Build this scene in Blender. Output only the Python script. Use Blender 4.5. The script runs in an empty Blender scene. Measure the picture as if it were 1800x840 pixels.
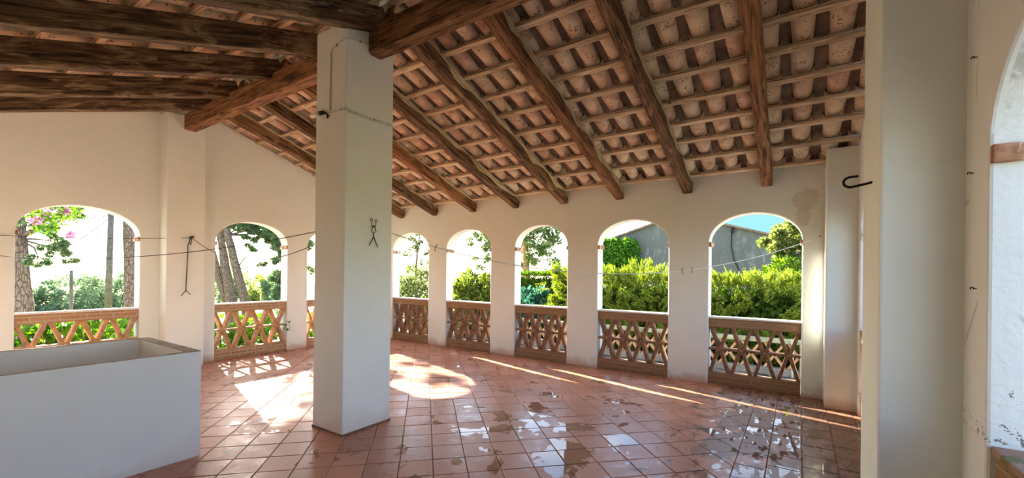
import bpy, bmesh, math, random
import numpy as np
from mathutils import Vector, Matrix, noise as mnoise

D = bpy.data
SC = bpy.context.scene
COL = SC.collection
R = math.radians
rnd = random.Random(7)

# ------------------------------------------------------------------ helpers
def link(name, me, mats=None, parent=None, loc=None, rot=None):
    o = D.objects.new(name, me)
    COL.objects.link(o)
    if mats is not None and me is not None and not me.materials:
        for m in (mats if isinstance(mats, (list, tuple)) else [mats]):
            me.materials.append(m)
    if loc is not None: o.location = loc
    if rot is not None: o.rotation_euler = rot
    if parent is not None: o.parent = parent
    return o

def tag(o, label=None, cat=None, group=None, kind=None):
    if label: o['label'] = label
    if cat: o['category'] = cat
    if group: o['group'] = group
    if kind: o['kind'] = kind
    return o

def thing(name, label, cat, loc=(0, 0, 0), rz=0, group=None, kind='thing'):
    o = link(name, None, loc=loc, rot=(0, 0, rz))
    return tag(o, label, cat, group, kind)

class MB:
    """collects geometry and links it as one mesh object"""
    def __init__(s):
        s.v, s.f, s.mi, s.sm = [], [], [], []
    def add(s, vs, fs, mi=0, smooth=False):
        b = len(s.v)
        s.v += [tuple(p) for p in vs]
        for f in fs:
            s.f.append(tuple(b + i for i in f)); s.mi.append(mi); s.sm.append(smooth)
    def quad(s, a, b, c, d, mi=0, smooth=False):
        s.add([a, b, c, d], [(0, 1, 2, 3)], mi, smooth)
    def box(s, lo, hi, mi=0, M=None):
        x0, y0, z0 = lo; x1, y1, z1 = hi
        vs = [(x0,y0,z0),(x1,y0,z0),(x1,y1,z0),(x0,y1,z0),(x0,y0,z1),(x1,y0,z1),(x1,y1,z1),(x0,y1,z1)]
        if M is not None: vs = [tuple(M @ Vector(p)) for p in vs]
        s.add(vs, [(0,3,2,1),(4,5,6,7),(0,1,5,4),(1,2,6,5),(2,3,7,6),(3,0,4,7)], mi)
    def bar(s, p, q, w, h, up=(0, 0, 1), mi=0):
        p, q = Vector(p), Vector(q); d = (q - p); L = d.length; d.normalize()
        side = d.cross(Vector(up)).normalized(); u = side.cross(d)
        M = Matrix(((d.x, side.x, u.x, p.x), (d.y, side.y, u.y, p.y), (d.z, side.z, u.z, p.z), (0, 0, 0, 1)))
        s.box((0, -w/2, -h/2), (L, w/2, h/2), mi, M)
    def tube(s, pts, rad, n=8, mi=0, cap=True, wob=0.0, seed=0):
        pts = [Vector(p) for p in pts]; N = len(pts)
        rads = rad if isinstance(rad, (list, tuple)) else [rad] * N
        b = len(s.v)
        prev = None
        for i, p in enumerate(pts):
            t = (pts[min(i+1, N-1)] - pts[max(i-1, 0)]).normalized()
            if prev is None:
                a = Vector((0, 0, 1)) if abs(t.z) < 0.9 else Vector((1, 0, 0))
                u = t.cross(a).normalized()
            else:
                u = (prev - t * prev.dot(t)).normalized()
            prev = u; w = t.cross(u)
            for k in range(n):
                an = 2*math.pi*k/n
                r = rads[i]
                if wob: r *= 1 + wob * mnoise.noise(Vector((math.cos(an)*1.3 + seed, math.sin(an)*1.3, i*0.45)))
                s.v.append(tuple(p + u*math.cos(an)*r + w*math.sin(an)*r))
        for i in range(N-1):
            for k in range(n):
                k2 = (k+1) % n
                s.f.append((b+i*n+k, b+i*n+k2, b+(i+1)*n+k2, b+(i+1)*n+k)); s.mi.append(mi); s.sm.append(True)
        if cap:
            s.f.append(tuple(b+k for k in reversed(range(n)))); s.mi.append(mi); s.sm.append(False)
            s.f.append(tuple(b+(N-1)*n+k for k in range(n))); s.mi.append(mi); s.sm.append(False)
    def mesh(s, name, weld=False):
        me = D.meshes.new(name)
        me.from_pydata(s.v, [], s.f)
        me.polygons.foreach_set('material_index', s.mi)
        me.polygons.foreach_set('use_smooth', s.sm)
        if weld:
            bm = bmesh.new(); bm.from_mesh(me)
            bmesh.ops.remove_doubles(bm, verts=bm.verts, dist=1e-4)
            bmesh.ops.recalc_face_normals(bm, faces=bm.faces)
            bm.to_mesh(me); bm.free()
        me.update()
        return me
    def build(s, name, mats, parent=None, loc=None, rot=None, bevel=0.0, seg=2, weld=False):
        o = link(name, s.mesh(name, weld or bevel > 0), mats, parent, loc, rot)
        if bevel > 0:
            b = o.modifiers.new('b', 'BEVEL'); b.width = bevel; b.segments = seg; b.limit_method = 'ANGLE'; b.angle_limit = R(40)
        return o

# ------------------------------------------------------------------ materials
class NT:
    def __init__(s, name):
        s.m = D.materials.new(name); s.m.use_nodes = True
        s.t = s.m.node_tree; s.t.nodes.clear()
        s.out = s.t.nodes.new('ShaderNodeOutputMaterial')
        s.b = s.t.nodes.new('ShaderNodeBsdfPrincipled')
        s.l(s.b.outputs[0], s.out.inputs[0])
    def n(s, typ, **k):
        nd = s.t.nodes.new(typ)
        for a, v in k.items():
            setattr(nd, a, v)
        return nd
    def l(s, a, b): s.t.links.new(a, b)
    def val(s, sock, v):
        if hasattr(v, 'links') or isinstance(v, bpy.types.NodeSocket): s.l(v, sock)
        else: sock.default_value = v
    def coord(s, which='Object', scale=(1, 1, 1), rot=(0, 0, 0), loc=(0, 0, 0)):
        if which == 'World':
            g = s.n('ShaderNodeNewGeometry').outputs['Position']
        else:
            g = s.n('ShaderNodeTexCoord').outputs[which]
        mp = s.n('ShaderNodeMapping'); s.l(g, mp.inputs[0])
        mp.inputs['Scale'].default_value = scale; mp.inputs['Rotation'].default_value = rot; mp.inputs['Location'].default_value = loc
        return mp.outputs[0]
    def noise(s, vec, scale, detail=4, rough=0.55, dist=0.0):
        t = s.n('ShaderNodeTexNoise'); s.l(vec, t.inputs['Vector'])
        t.inputs['Scale'].default_value = scale; t.inputs['Detail'].default_value = detail
        t.inputs['Roughness'].default_value = rough; t.inputs['Distortion'].default_value = dist
        return t.outputs['Fac']
    def voro(s, vec, scale, feat='F1'):
        t = s.n('ShaderNodeTexVoronoi'); t.feature = feat; s.l(vec, t.inputs['Vector']); t.inputs['Scale'].default_value = scale
        return t.outputs['Distance']
    def ramp(s, fac, stops, interp='LINEAR'):
        r = s.n('ShaderNodeValToRGB'); s.val(r.inputs[0], fac); cr = r.color_ramp; cr.interpolation = interp
        while len(cr.elements) < len(stops): cr.elements.new(0.5)
        for e, (p, c) in zip(cr.elements, stops):
            e.position = p
            e.color = (c, c, c, 1) if isinstance(c, (int, float)) else (*c[:3], 1)
        return r.outputs[0]
    def mix(s, fac, a, b, mode='MIX'):
        m = s.n('ShaderNodeMix'); m.data_type = 'RGBA'; m.blend_type = mode
        s.val(m.inputs[0], fac)
        for i, v in ((6, a), (7, b)):
            if isinstance(v, (tuple, list)): v = (*v[:3], 1)
            s.val(m.inputs[i], v)
        return m.outputs[2]
    def math(s, op, a, b=0.0, c=None, clamp=False):
        m = s.n('ShaderNodeMath'); m.operation = op; m.use_clamp = clamp
        s.val(m.inputs[0], a); s.val(m.inputs[1], b)
        if c is not None: s.val(m.inputs[2], c)
        return m.outputs[0]
    def bump(s, h, strength=0.3, dist=0.01):
        b = s.n('ShaderNodeBump'); s.l(h, b.inputs['Height']); b.inputs['Strength'].default_value = strength; b.inputs['Distance'].default_value = dist
        s.l(b.outputs[0], s.b.inputs['Normal']); return b
    def col(s, v): s.val(s.b.inputs['Base Color'], (*v[:3], 1) if isinstance(v, (tuple, list)) else v)
    def rough(s, v): s.val(s.b.inputs['Roughness'], v)
    def spec(s, v): s.b.inputs['Specular IOR Level'].default_value = v

def xyz(t, sock):
    s = t.n('ShaderNodeSeparateXYZ'); t.l(sock, s.inputs[0]); return s.outputs

def mat_plaster(name, base=(0.815, 0.83, 0.765), dirt=True, patch=None, rough_bump=0.25, coarse=1.0, mould=False):
    t = NT(name)
    w = t.coord('World')
    X, Y, Z = xyz(t, w)
    n1 = t.noise(w, 0.9, 5); n2 = t.noise(w, 6, 6); n3 = t.noise(w, 60*coarse, 3)
    c = t.ramp(n1, [(0.3, tuple(b*0.93 for b in base)), (0.65, base)])
    c = t.mix(t.ramp(n2, [(0.5, 0.0), (0.8, 0.25)]), c, tuple(b*k for b, k in zip(base, (0.9, 0.86, 0.78))))
    # small chips and specks
    v = t.voro(w, 3.2)
    sp = t.math('LESS_THAN', v, t.math('MULTIPLY', t.ramp(t.noise(w, 2.3, 2), [(0.5, 0.0), (0.62, 1.0)]), 0.030))
    c = t.mix(t.math('MULTIPLY', sp, 0.6), c, (0.25, 0.2, 0.15))
    if dirt:
        # clay splash marks low on the wall, ragged upper edge
        lim = t.math('ADD', 0.04, t.math('MULTIPLY', t.ramp(t.noise(w, 2.4, 6, 0.7), [(0.35, 0.0), (0.75, 1.0)]), 0.30))
        d = t.math('SUBTRACT', 1.0, t.math('DIVIDE', Z, lim), clamp=True)
        c = t.mix(t.math('MULTIPLY', d, 0.75 if dirt is True else dirt), c, (0.50, 0.24, 0.13))
    if mould:
        # hairline cracks, mould specks above the sills and a bare grey patch under the arches
        cr = t.ramp(t.voro(t.coord('World', (1, 1, 0.45)), 2.1, 'DISTANCE_TO_EDGE'), [(0.0, 1.0), (0.012, 0.0)])
        cr = t.math('MULTIPLY', cr, t.ramp(t.noise(w, 1.6, 3), [(0.50, 0.0), (0.56, 1.0)]))
        c = t.mix(t.math('MULTIPLY', cr, 0.55), c, (0.22, 0.20, 0.17))
        zb = t.n('ShaderNodeMapRange'); t.l(Z, zb.inputs[0]); zb.inputs[1].default_value = 1.0; zb.inputs[2].default_value = 1.32; zb.inputs[3].default_value = 0.20; zb.inputs[4].default_value = 0.0
        ms = t.math('LESS_THAN', t.noise(w, 34, 4, 0.7), t.math('ADD', 0.28, t.math('MULTIPLY', zb.outputs[0], t.ramp(t.noise(w, 4, 3), [(0.42, 0.2), (0.62, 1.0)]))))
        ms = t.math('MULTIPLY', ms, t.math('MULTIPLY', t.math('GREATER_THAN', Z, 1.0), t.math('LESS_THAN', Z, 1.32)))
        c = t.mix(t.math('MULTIPLY', ms, 0.8), c, (0.07, 0.065, 0.05))
        gz = t.math('MULTIPLY', t.math('GREATER_THAN', Z, 2.14), t.math('GREATER_THAN', X, 0.60))
        gz = t.math('MULTIPLY', gz, t.ramp(t.noise(w, 5, 6, 0.7), [(0.50, 0.0), (0.56, 1.0)]))
        c = t.mix(t.math('MULTIPLY', gz, 0.6), c, (0.42, 0.42, 0.38))
    if patch:
        for (px, pz, rx, rz) in patch:
            dx = t.math('DIVIDE', t.math('SUBTRACT', X, px), rx); dz = t.math('DIVIDE', t.math('SUBTRACT', Z, pz), rz)
            rr = t.math('ADD', t.math('MULTIPLY', dx, dx), t.math('MULTIPLY', dz, dz))
            rr = t.math('ADD', rr, t.math('MULTIPLY', t.math('SUBTRACT', t.noise(w, 9, 6, 0.75), 0.5), 3.0))
            c = t.mix(t.math('MULTIPLY', t.ramp(rr, [(0.55, 1.0), (0.9, 0.0)]), 0.65), c, (0.62, 0.54, 0.41))
    t.col(c); t.rough(0.8); t.spec(0.25)
    h = t.math('ADD', t.math('MULTIPLY', t.noise(w, 9*coarse, 5), 0.8), t.math('MULTIPLY', n3, 0.3))
    h = t.math('SUBTRACT', h, t.math('MULTIPLY', sp, 0.6))
    t.bump(h, rough_bump, 0.02)
    return t.m

def mat_wood(name, dark, mid, pale, stretch=14, rough=0.75, dust=0.0):
    t = NT(name)
    oi = t.n('ShaderNodeObjectInfo').outputs['Random']
    g = t.n('ShaderNodeTexCoord').outputs['Object']
    off = t.n('ShaderNodeVectorMath'); off.operation = 'ADD'; t.l(g, off.inputs[0])
    cb = t.n('ShaderNodeCombineXYZ'); t.l(t.math('MULTIPLY', oi, 37.0), cb.inputs[0]); t.l(t.math('MULTIPLY', oi, 11.0), cb.inputs[1]); t.l(cb.outputs[0], off.inputs[1])
    mp = t.n('ShaderNodeMapping'); t.l(off.outputs[0], mp.inputs[0]); mp.inputs['Scale'].default_value = (1.0, stretch, stretch)
    v = mp.outputs[0]
    n1 = t.noise(v, 2.2, 6, 0.62, 0.8); n2 = t.noise(v, 7, 5, 0.6, 0.3)
    mp2 = t.n('ShaderNodeMapping'); t.l(off.outputs[0], mp2.inputs[0]); mp2.inputs['Scale'].default_value = (0.8, 3, 3)
    n3 = t.noise(mp2.outputs[0], 2.6, 5, 0.65, 1.0)
    c = t.ramp(n1, [(0.38, dark), (0.54, mid), (0.70, tuple(m*0.6+p*0.4 for m, p in zip(mid, pale)))])
    c = t.mix(t.ramp(n3, [(0.54-dust, 0.0), (0.66-dust, 0.85)]), c, t.ramp(n2, [(0.35, mid), (0.65, pale)]))
    c = t.mix(t.ramp(n2, [(0.60, 0.0), (0.70, 0.6)]), c, dark)
    # knots
    vk = t.voro(off.outputs[0], 2.3)
    c = t.mix(t.ramp(vk, [(0.03, 0.9), (0.07, 0.0)]), c, tuple(d*0.4 for d in dark))
    hs = t.n('ShaderNodeHueSaturation'); t.l(c, hs.inputs['Color'])
    t.l(t.math('ADD', 0.8, t.math('MULTIPLY', oi, 0.45)), hs.inputs['Value'])
    t.col(hs.outputs[0]); t.rough(rough); t.spec(0.3)
    t.bump(t.math('ADD', n1, t.math('MULTIPLY', n2, 0.6)), 0.6, 0.012)
    return t.m

def mat_simple(name, c, rough=0.6, metal=0.0, var=0.15, scale=12, bump=0.1):
    t = NT(name); g = t.coord('Object')
    n = t.noise(g, scale, 4)
    t.col(t.ramp(n, [(0.3, tuple(x*(1-var) for x in c)), (0.7, tuple(min(1, x*(1+var)) for x in c))]))
    t.rough(rough); t.b.inputs['Metallic'].default_value = metal
    if bump: t.bump(n, bump, 0.005)
    return t.m

def mat_leaf(name, a, b, c=None, trans=0.35, rough=0.55):
    t = NT(name)
    ri = t.n('ShaderNodeNewGeometry').outputs['Random Per Island']
    stops = [(0.0, a), (0.6, b)] + ([(1.0, c)] if c else [])
    colr = t.ramp(ri, stops)
    t.col(colr); t.rough(rough); t.spec(0.25)
    tr = t.n('ShaderNodeBsdfTranslucent')
    hs = t.n('ShaderNodeHueSaturation'); t.l(colr, hs.inputs['Color']); hs.inputs['Saturation'].default_value = 1.15; hs.inputs['Value'].default_value = 1.5
    t.l(hs.outputs[0], tr.inputs[0])
    mx = t.n('ShaderNodeMixShader'); mx.inputs[0].default_value = trans
    t.l(t.b.outputs[0], mx.inputs[1]); t.l(tr.outputs[0], mx.inputs[2]); t.l(mx.outputs[0], t.out.inputs[0])
    return t.m

def mat_brick(name, c1, c2, mortar, bw=0.28, bh=0.062, ms=0.012, rough=0.85):
    t = NT(name); g = t.n('ShaderNodeTexCoord').outputs['Object']
    s = xyz(t, g); cb = t.n('ShaderNodeCombineXYZ')
    t.l(s[0], cb.inputs[0]); t.l(s[2], cb.inputs[1])
    nz = t.noise(g, 5, 4, 0.6)
    vm = t.n('ShaderNodeVectorMath'); vm.operation = 'ADD'; t.l(cb.outputs[0], vm.inputs[0])
    cb2 = t.n('ShaderNodeCombineXYZ'); t.l(t.math('MULTIPLY', t.math('SUBTRACT', nz, 0.5), 0.02), cb2.inputs[1]); t.l(cb2.outputs[0], vm.inputs[1])
    b = t.n('ShaderNodeTexBrick'); t.l(vm.outputs[0], b.inputs['Vector'])
    b.inputs['Scale'].default_value = 1; b.inputs['Brick Width'].default_value = bw; b.inputs['Row Height'].default_value = bh
    b.inputs['Mortar Size'].default_value = ms; b.inputs['Mortar Smooth'].default_value = 0.4
    b.inputs['Color1'].default_value = (*c1, 1); b.inputs['Color2'].default_value = (*c2, 1); b.inputs['Mortar'].default_value = (*mortar, 1)
    n2 = t.noise(g, 26, 5, 0.7)
    c = t.mix(t.ramp(n2, [(0.4, 0.0), (0.75, 0.7)]), b.outputs['Color'], mortar)
    t.col(c); t.rough(rough); t.spec(0.2)
    t.bump(t.math('ADD', t.math('MULTIPLY', b.outputs['Fac'], -0.6), n2), 0.6, 0.01)
    return t.m

M = {}
M['plaster'] = mat_plaster('lime_plaster')
M['plaster_back'] = mat_plaster('lime_plaster_patched', patch=[(0.06, 2.62, 0.16, 0.17), (0.03, 2.40, 0.10, 0.16)])
M['plaster_rough'] = mat_plaster('rough_plaster', base=(0.82, 0.81, 0.78), rough_bump=0.5, coarse=0.7, mould=True)
M['column'] = mat_plaster('smooth_plaster', dirt=0.35, base=(0.83, 0.82, 0.745), rough_bump=0.12)
M['trough'] = mat_plaster('trough_plaster', dirt=0.22, base=(0.81, 0.80, 0.76), rough_bump=0.12)
M['wood'] = mat_wood('old_timber', (0.022, 0.011, 0.005), (0.17, 0.085, 0.038), (0.44, 0.30, 0.165))
M['wood_red'] = mat_wood('red_timber', (0.04, 0.016, 0.006), (0.26, 0.115, 0.045), (0.42, 0.25, 0.12))
M['wood_grey'] = mat_wood('dusty_timber', (0.018, 0.011, 0.006), (0.11, 0.062, 0.032), (0.46, 0.35, 0.21), dust=0.03)
M['sapwood'] = mat_wood('sapwood', (0.30, 0.21, 0.11), (0.58, 0.46, 0.28), (0.72, 0.62, 0.42))
M['batten'] = mat_wood('batten_wood', (0.30, 0.19, 0.10), (0.70, 0.54, 0.36), (0.80, 0.67, 0.48), stretch=20)
M['brick'] = mat_brick('thin_brick', (0.36, 0.16, 0.07), (0.48, 0.26, 0.12), (0.50, 0.38, 0.25))
M['strut'] = mat_simple('terracotta_strut', (0.50, 0.27, 0.13), 0.85, var=0.35, scale=16, bump=0.35)
M['strut_dark'] = mat_simple('backlit_terracotta_strut', (0.25, 0.125, 0.062), 0.85, var=0.4, scale=16, bump=0.35)  # darker strut, brick and mortar copies: backlit shade put into the colour, plus weathering
M['brick_dark'] = mat_brick('backlit_thin_brick', (0.26, 0.125, 0.06), (0.34, 0.19, 0.095), (0.34, 0.235, 0.145), ms=0.008)
M['mortar_dark'] = mat_simple('backlit_mortar', (0.34, 0.22, 0.125), 0.9, var=0.25, scale=30, bump=0.5)
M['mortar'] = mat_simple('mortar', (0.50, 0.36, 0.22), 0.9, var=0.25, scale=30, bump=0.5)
M['limewash'] = mat_simple('limewashed_ledge', (0.78, 0.74, 0.68), 0.8, var=0.12, scale=10, bump=0.2)
def m_impost():
    t = NT('impost_brick'); w = t.coord('World')
    c = t.ramp(t.noise(w, 20, 5), [(0.35, (0.30, 0.12, 0.06)), (0.65, (0.50, 0.25, 0.13))])
    c = t.mix(t.ramp(t.noise(w, 11, 6, 0.7), [(0.50, 0.0), (0.60, 0.9)]), c, (0.76, 0.72, 0.65))
    t.col(c); t.rough(0.85); t.bump(t.noise(w, 30, 4), 0.4, 0.01); return t.m
M['impost'] = m_impost()
M['iron'] = mat_simple('black_iron', (0.015, 0.014, 0.013), 0.5, 0.6, var=0.3)
M['bronze'] = mat_simple('rusty_wire', (0.06, 0.045, 0.03), 0.6, 0.4, var=0.4)
M['wire_dark'] = mat_simple('dark_line', (0.05, 0.05, 0.05), 0.6, bump=0)
M['wire_white'] = mat_simple('white_line', (0.75, 0.74, 0.70), 0.6, bump=0)
M['green_cord'] = mat_simple('green_cord', (0.015, 0.06, 0.04), 0.7, bump=0)
M['cable'] = mat_simple('painted_cable', (0.62, 0.59, 0.53), 0.6, var=0.3, scale=30, bump=0)
M['peg'] = mat_simple('peg_wood', (0.50, 0.30, 0.13), 0.7, bump=0)
def m_bark():
    t = NT('pine_bark'); g = t.coord('Object', (1, 1, 0.28))
    v = t.voro(g, 19, 'DISTANCE_TO_EDGE'); n = t.noise(t.coord('Object'), 16, 5, 0.65)
    c = t.ramp(n, [(0.3, (0.11, 0.08, 0.062)), (0.7, (0.22, 0.18, 0.145))])
    j = t.ramp(v, [(0.0, 1.0), (0.10, 0.0)])
    c = t.mix(t.math('MULTIPLY', j, 0.6), c, (0.045, 0.032, 0.025)); t.col(c); t.rough(0.95); t.spec(0.1)
    t.bump(t.math('SUBTRACT', n, t.math('MULTIPLY', j, 1.5)), 0.7, 0.03); return t.m
M['bark'] = m_bark()
M['branch'] = mat_simple('branch_bark', (0.16, 0.11, 0.07), 0.9, var=0.4, scale=20, bump=0.4)
M['gold_branch'] = mat_simple('golden_bark', (0.32, 0.19, 0.07), 0.9, var=0.4, scale=10, bump=0.3)
M['pole'] = mat_simple('pole_timber', (0.13, 0.11, 0.08), 0.9, var=0.3, scale=6, bump=0.3)
M['juniper'] = mat_leaf('juniper_leaf', (0.08, 0.12, 0.015), (0.22, 0.275, 0.035), (0.42, 0.46, 0.08), trans=0.3)
M['clipped'] = mat_leaf('clipped_leaf', (0.035, 0.07, 0.010), (0.09, 0.16, 0.02), (0.22, 0.30, 0.04))
M['bushy'] = mat_leaf('bush_leaf', (0.05, 0.08, 0.015), (0.13, 0.17, 0.03), (0.32, 0.33, 0.06))
M['olive'] = mat_leaf('olive_leaf', (0.06, 0.085, 0.03), (0.13, 0.165, 0.05), (0.23, 0.26, 0.09))
M['bluebush'] = mat_leaf('blue_leaf', (0.02, 0.07, 0.04), (0.05, 0.15, 0.09), (0.10, 0.24, 0.15))
M['vine'] = mat_leaf('vine_leaf', (0.03, 0.09, 0.008), (0.09, 0.20, 0.02), (0.20, 0.36, 0.04), trans=0.45)
M['pine'] = mat_leaf('pine_needle', (0.045, 0.085, 0.04), (0.10, 0.16, 0.075), (0.19, 0.26, 0.12), trans=0.35)
M['euc'] = mat_leaf('tree_leaf', (0.08, 0.13, 0.05), (0.19, 0.25, 0.09), (0.33, 0.37, 0.15))
M['ivy'] = mat_leaf('ivy_leaf', (0.03, 0.09, 0.01), (0.10, 0.24, 0.02), (0.22, 0.40, 0.05))
M['oak'] = mat_leaf('pale_oak_leaf', (0.08, 0.11, 0.03), (0.22, 0.26, 0.07), (0.42, 0.44, 0.16))
M['far'] = mat_leaf('hazed_far_leaf', (0.11, 0.16, 0.09), (0.19, 0.26, 0.14), (0.30, 0.38, 0.20))  # paler greens: distance haze put into the leaf colour
M['far_gold'] = mat_leaf('far_gold_leaf', (0.10, 0.14, 0.03), (0.22, 0.27, 0.06), (0.38, 0.42, 0.10))
M['petal'] = mat_leaf('bougainvillea_petal', (0.55, 0.22, 0.38), (0.66, 0.34, 0.52), (0.75, 0.48, 0.64))

def m_floor():
    t = NT('terracotta_tiles')
    w = t.coord('World'); X, Y, Z = xyz(t, w)
    ri = t.n('ShaderNodeNewGeometry').outputs['Random Per Island']
    n1 = t.noise(w, 1.3, 5); n2 = t.noise(w, 9, 6, 0.65); n3 = t.noise(w, 45, 4)
    c = t.ramp(ri, [(0.0, (0.43, 0.165, 0.092)), (0.5, (0.52, 0.215, 0.124)), (1.0, (0.58, 0.265, 0.16))])
    c = t.mix(t.ramp(n2, [(0.45, 0.0), (0.8, 0.35)]), c, (0.58, 0.31, 0.20))
    c = t.mix(t.ramp(n1, [(0.45, 0.0), (0.7, 0.35)]), c, (0.36, 0.15, 0.09))
    # soaked tiles: brown water stains, mostly beside the straight border course
    reg = t.math('ADD', t.ramp(X, [(0.0, 0.0), (1.0, 1.0)]), 0.0)
    rx = t.n('ShaderNodeMapRange'); t.l(X, rx.inputs[0]); rx.inputs[1].default_value = -1.5; rx.inputs[2].default_value = -0.1; rx.inputs[3].default_value = 0.0; rx.inputs[4].default_value = 0.36
    ry = t.n('ShaderNodeMapRange'); t.l(Y, ry.inputs[0]); ry.inputs[1].default_value = 2.2; ry.inputs[2].default_value = 5.0; ry.inputs[3].default_value = 0.4; ry.inputs[4].default_value = 1.0
    wetn = t.noise(t.coord('World', (1.0, 0.7, 1)), 2.6, 6, 0.62, 0.5)
    wv = t.math('ADD', wetn, t.math('MULTIPLY', rx.outputs[0], ry.outputs[0]))
    wv = t.math('ADD', wv, t.math('MULTIPLY', t.math('SUBTRACT', ri, 0.5), 0.08))
    wet = t.ramp(wv, [(0.655, 0.0), (0.69, 1.0)])
    c = t.mix(t.math('MULTIPLY', wet, 0.85), c, t.ramp(n2, [(0.3, (0.15, 0.068, 0.036)), (0.7, (0.23, 0.115, 0.065))]))
    # dark specks of leaf litter
    vs = t.math('LESS_THAN', t.voro(w, 9), t.math('MULTIPLY', t.ramp(t.noise(w, 0.8, 3), [(0.5, 0.0), (0.6, 1.0)]), 0.06))
    c = t.mix(vs, c, (0.03, 0.02, 0.015))
    # shallow puddles
    pm = t.noise(t.coord('World', (1.0, 1.0, 1), (0, 0, R(45))), 2.9, 5, 0.6, 0.4)
    dx = t.math('DIVIDE', t.math('ADD', X, 1.7), 2.1); dy = t.math('DIVIDE', t.math('SUBTRACT', Y, 3.6), 1.9)
    rr = t.math('ADD', t.math('MULTIPLY', dx, dx), t.math('MULTIPLY', dy, dy))
    lim = t.ramp(rr, [(0.0, 0.14), (1.0, 0.0)])
    pv = t.math('ADD', t.math('ADD', pm, lim), t.math('MULTIPLY', t.math('SUBTRACT', ri, 0.5), 0.16))
    pud = t.ramp(pv, [(0.655, 0.0), (0.68, 1.0)])
    pud2 = t.ramp(t.math('ADD', t.noise(t.coord('World', (2.2, 0.8, 1)), 5.5, 4, 0.6), t.math('MULTIPLY', rx.outputs[0], 0.5)), [(0.69, 0.0), (0.72, 1.0)])
    pud = t.math('MAXIMUM', pud, pud2)
    c = t.mix(t.math('MULTIPLY', pud, 0.6), c, (0.16, 0.10, 0.075))
    t.col(c)
    ro = t.math('ADD', t.ramp(n2, [(0.3, 0.20), (0.75, 0.40)]), t.math('MULTIPLY', t.ramp(ri, [(0.0, 0.0), (1.0, 1.0)]), 0.14))
    ro = t.mix(wet, ro, (0.36, 0.36, 0.36)); ro = t.mix(pud, ro, (0.03, 0.03, 0.03))
    t.rough(ro); t.spec(0.40)
    h = t.math('ADD', t.math('MULTIPLY', n2, 0.5), t.math('MULTIPLY', n3, 0.25))
    b = t.n('ShaderNodeBump'); t.l(h, b.inputs['Height']); b.inputs['Distance'].default_value = 0.006
    t.l(t.math('MULTIPLY', t.math('SUBTRACT', 1.0, pud), 0.30), b.inputs['Strength']); t.l(b.outputs[0], t.b.inputs['Normal'])
    return t.m
M['tile'] = m_floor()
M['grout'] = mat_simple('grout', (0.20, 0.095, 0.06), 0.85, var=0.3, scale=8)

def m_rooftile():
    t = NT('clay_roof_tile'); g = t.coord('World')
    ri = t.n('ShaderNodeNewGeometry').outputs['Random Per Island']
    c = t.ramp(ri, [(0.0, (0.60, 0.38, 0.27)), (0.4, (0.70, 0.52, 0.37)), (0.75, (0.76, 0.60, 0.40)), (1.0, (0.66, 0.56, 0.43))])
    n = t.noise(g, 7, 5, 0.65)
    c = t.mix(t.ramp(n, [(0.45, 0.0), (0.7, 0.7)]), c, (0.80, 0.69, 0.52))
    c = t.mix(t.ramp(t.noise(g, 3.0, 4), [(0.6, 0.0), (0.68, 0.6)]), c, (0.32, 0.11, 0.06))
    v = t.voro(g, 38); pit = t.math('LESS_THAN', v, t.math('MULTIPLY', t.ramp(t.noise(g, 9, 2), [(0.42, 0.0), (0.62, 1.0)]), 0.36))
    c = t.mix(t.math('MULTIPLY', pit, 0.8), c, (0.15, 0.06, 0.035))
    t.col(c); t.rough(0.9); t.spec(0.15)
    t.bump(t.math('SUBTRACT', t.noise(g, 30, 4), pit), 0.5, 0.01)
    return t.m
M['rooftile'] = m_rooftile()
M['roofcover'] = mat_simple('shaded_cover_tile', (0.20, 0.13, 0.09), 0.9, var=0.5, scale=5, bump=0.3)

def m_ground():
    t = NT('garden_ground'); w = t.coord('World'); X, Y, Z = xyz(t, w)
    n = t.noise(w, 0.25, 5); n2 = t.noise(w, 3, 6, 0.7)
    c = t.ramp(n, [(0.35, (0.12, 0.15, 0.03)), (0.6, (0.34, 0.33, 0.10)), (0.75, (0.45, 0.40, 0.15))])
    c = t.mix(t.ramp(n2, [(0.45, 0.0), (0.7, 0.5)]), c, (0.12, 0.13, 0.04))
    dx = t.math('ABSOLUTE', t.math('ADD', X, 3.5)); dy = t.math('ABSOLUTE', t.math('SUBTRACT', Y, 2.5))
    dd = t.math('ADD', t.math('MAXIMUM', dx, dy), t.math('MULTIPLY', t.noise(w, 0.7, 4), 3.0))
    c = t.mix(t.ramp(t.math('DIVIDE', dd, 20.0), [(0.60, 1.0), (0.80, 0.0)]), c, t.ramp(n2, [(0.3, (0.44, 0.37, 0.27)), (0.7, (0.56, 0.50, 0.40))]))
    t.col(c); t.rough(0.95); t.spec(0.1); t.bump(n2, 0.6, 0.05); return t.m
M['ground'] = m_ground()

def m_paving():
    t = NT('crazy_paving'); w = t.coord('World')
    v = t.voro(w, 2.3, 'DISTANCE_TO_EDGE')
    vc = t.n('ShaderNodeTexVoronoi'); t.l(w, vc.inputs['Vector']); vc.inputs['Scale'].default_value = 2.3
    hs = t.n('ShaderNodeSeparateColor'); t.l(vc.outputs['Color'], hs.inputs[0])
    c = t.ramp(hs.outputs[0], [(0.0, (0.09, 0.08, 0.06)), (1.0, (0.17, 0.15, 0.115))])
    c = t.mix(t.ramp(t.noise(w, 12, 5), [(0.5, 0.0), (0.75, 0.5)]), c, (0.05, 0.05, 0.036))
    j = t.ramp(v, [(0.05, 1.0), (0.11, 0.0)])
    c = t.mix(j, c, (0.012, 0.012, 0.008)); t.col(c); t.rough(0.9)
    t.bump(t.math('SUBTRACT', t.noise(w, 15, 4), j), 0.4, 0.02); return t.m
M['paving'] = m_paving()

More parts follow.
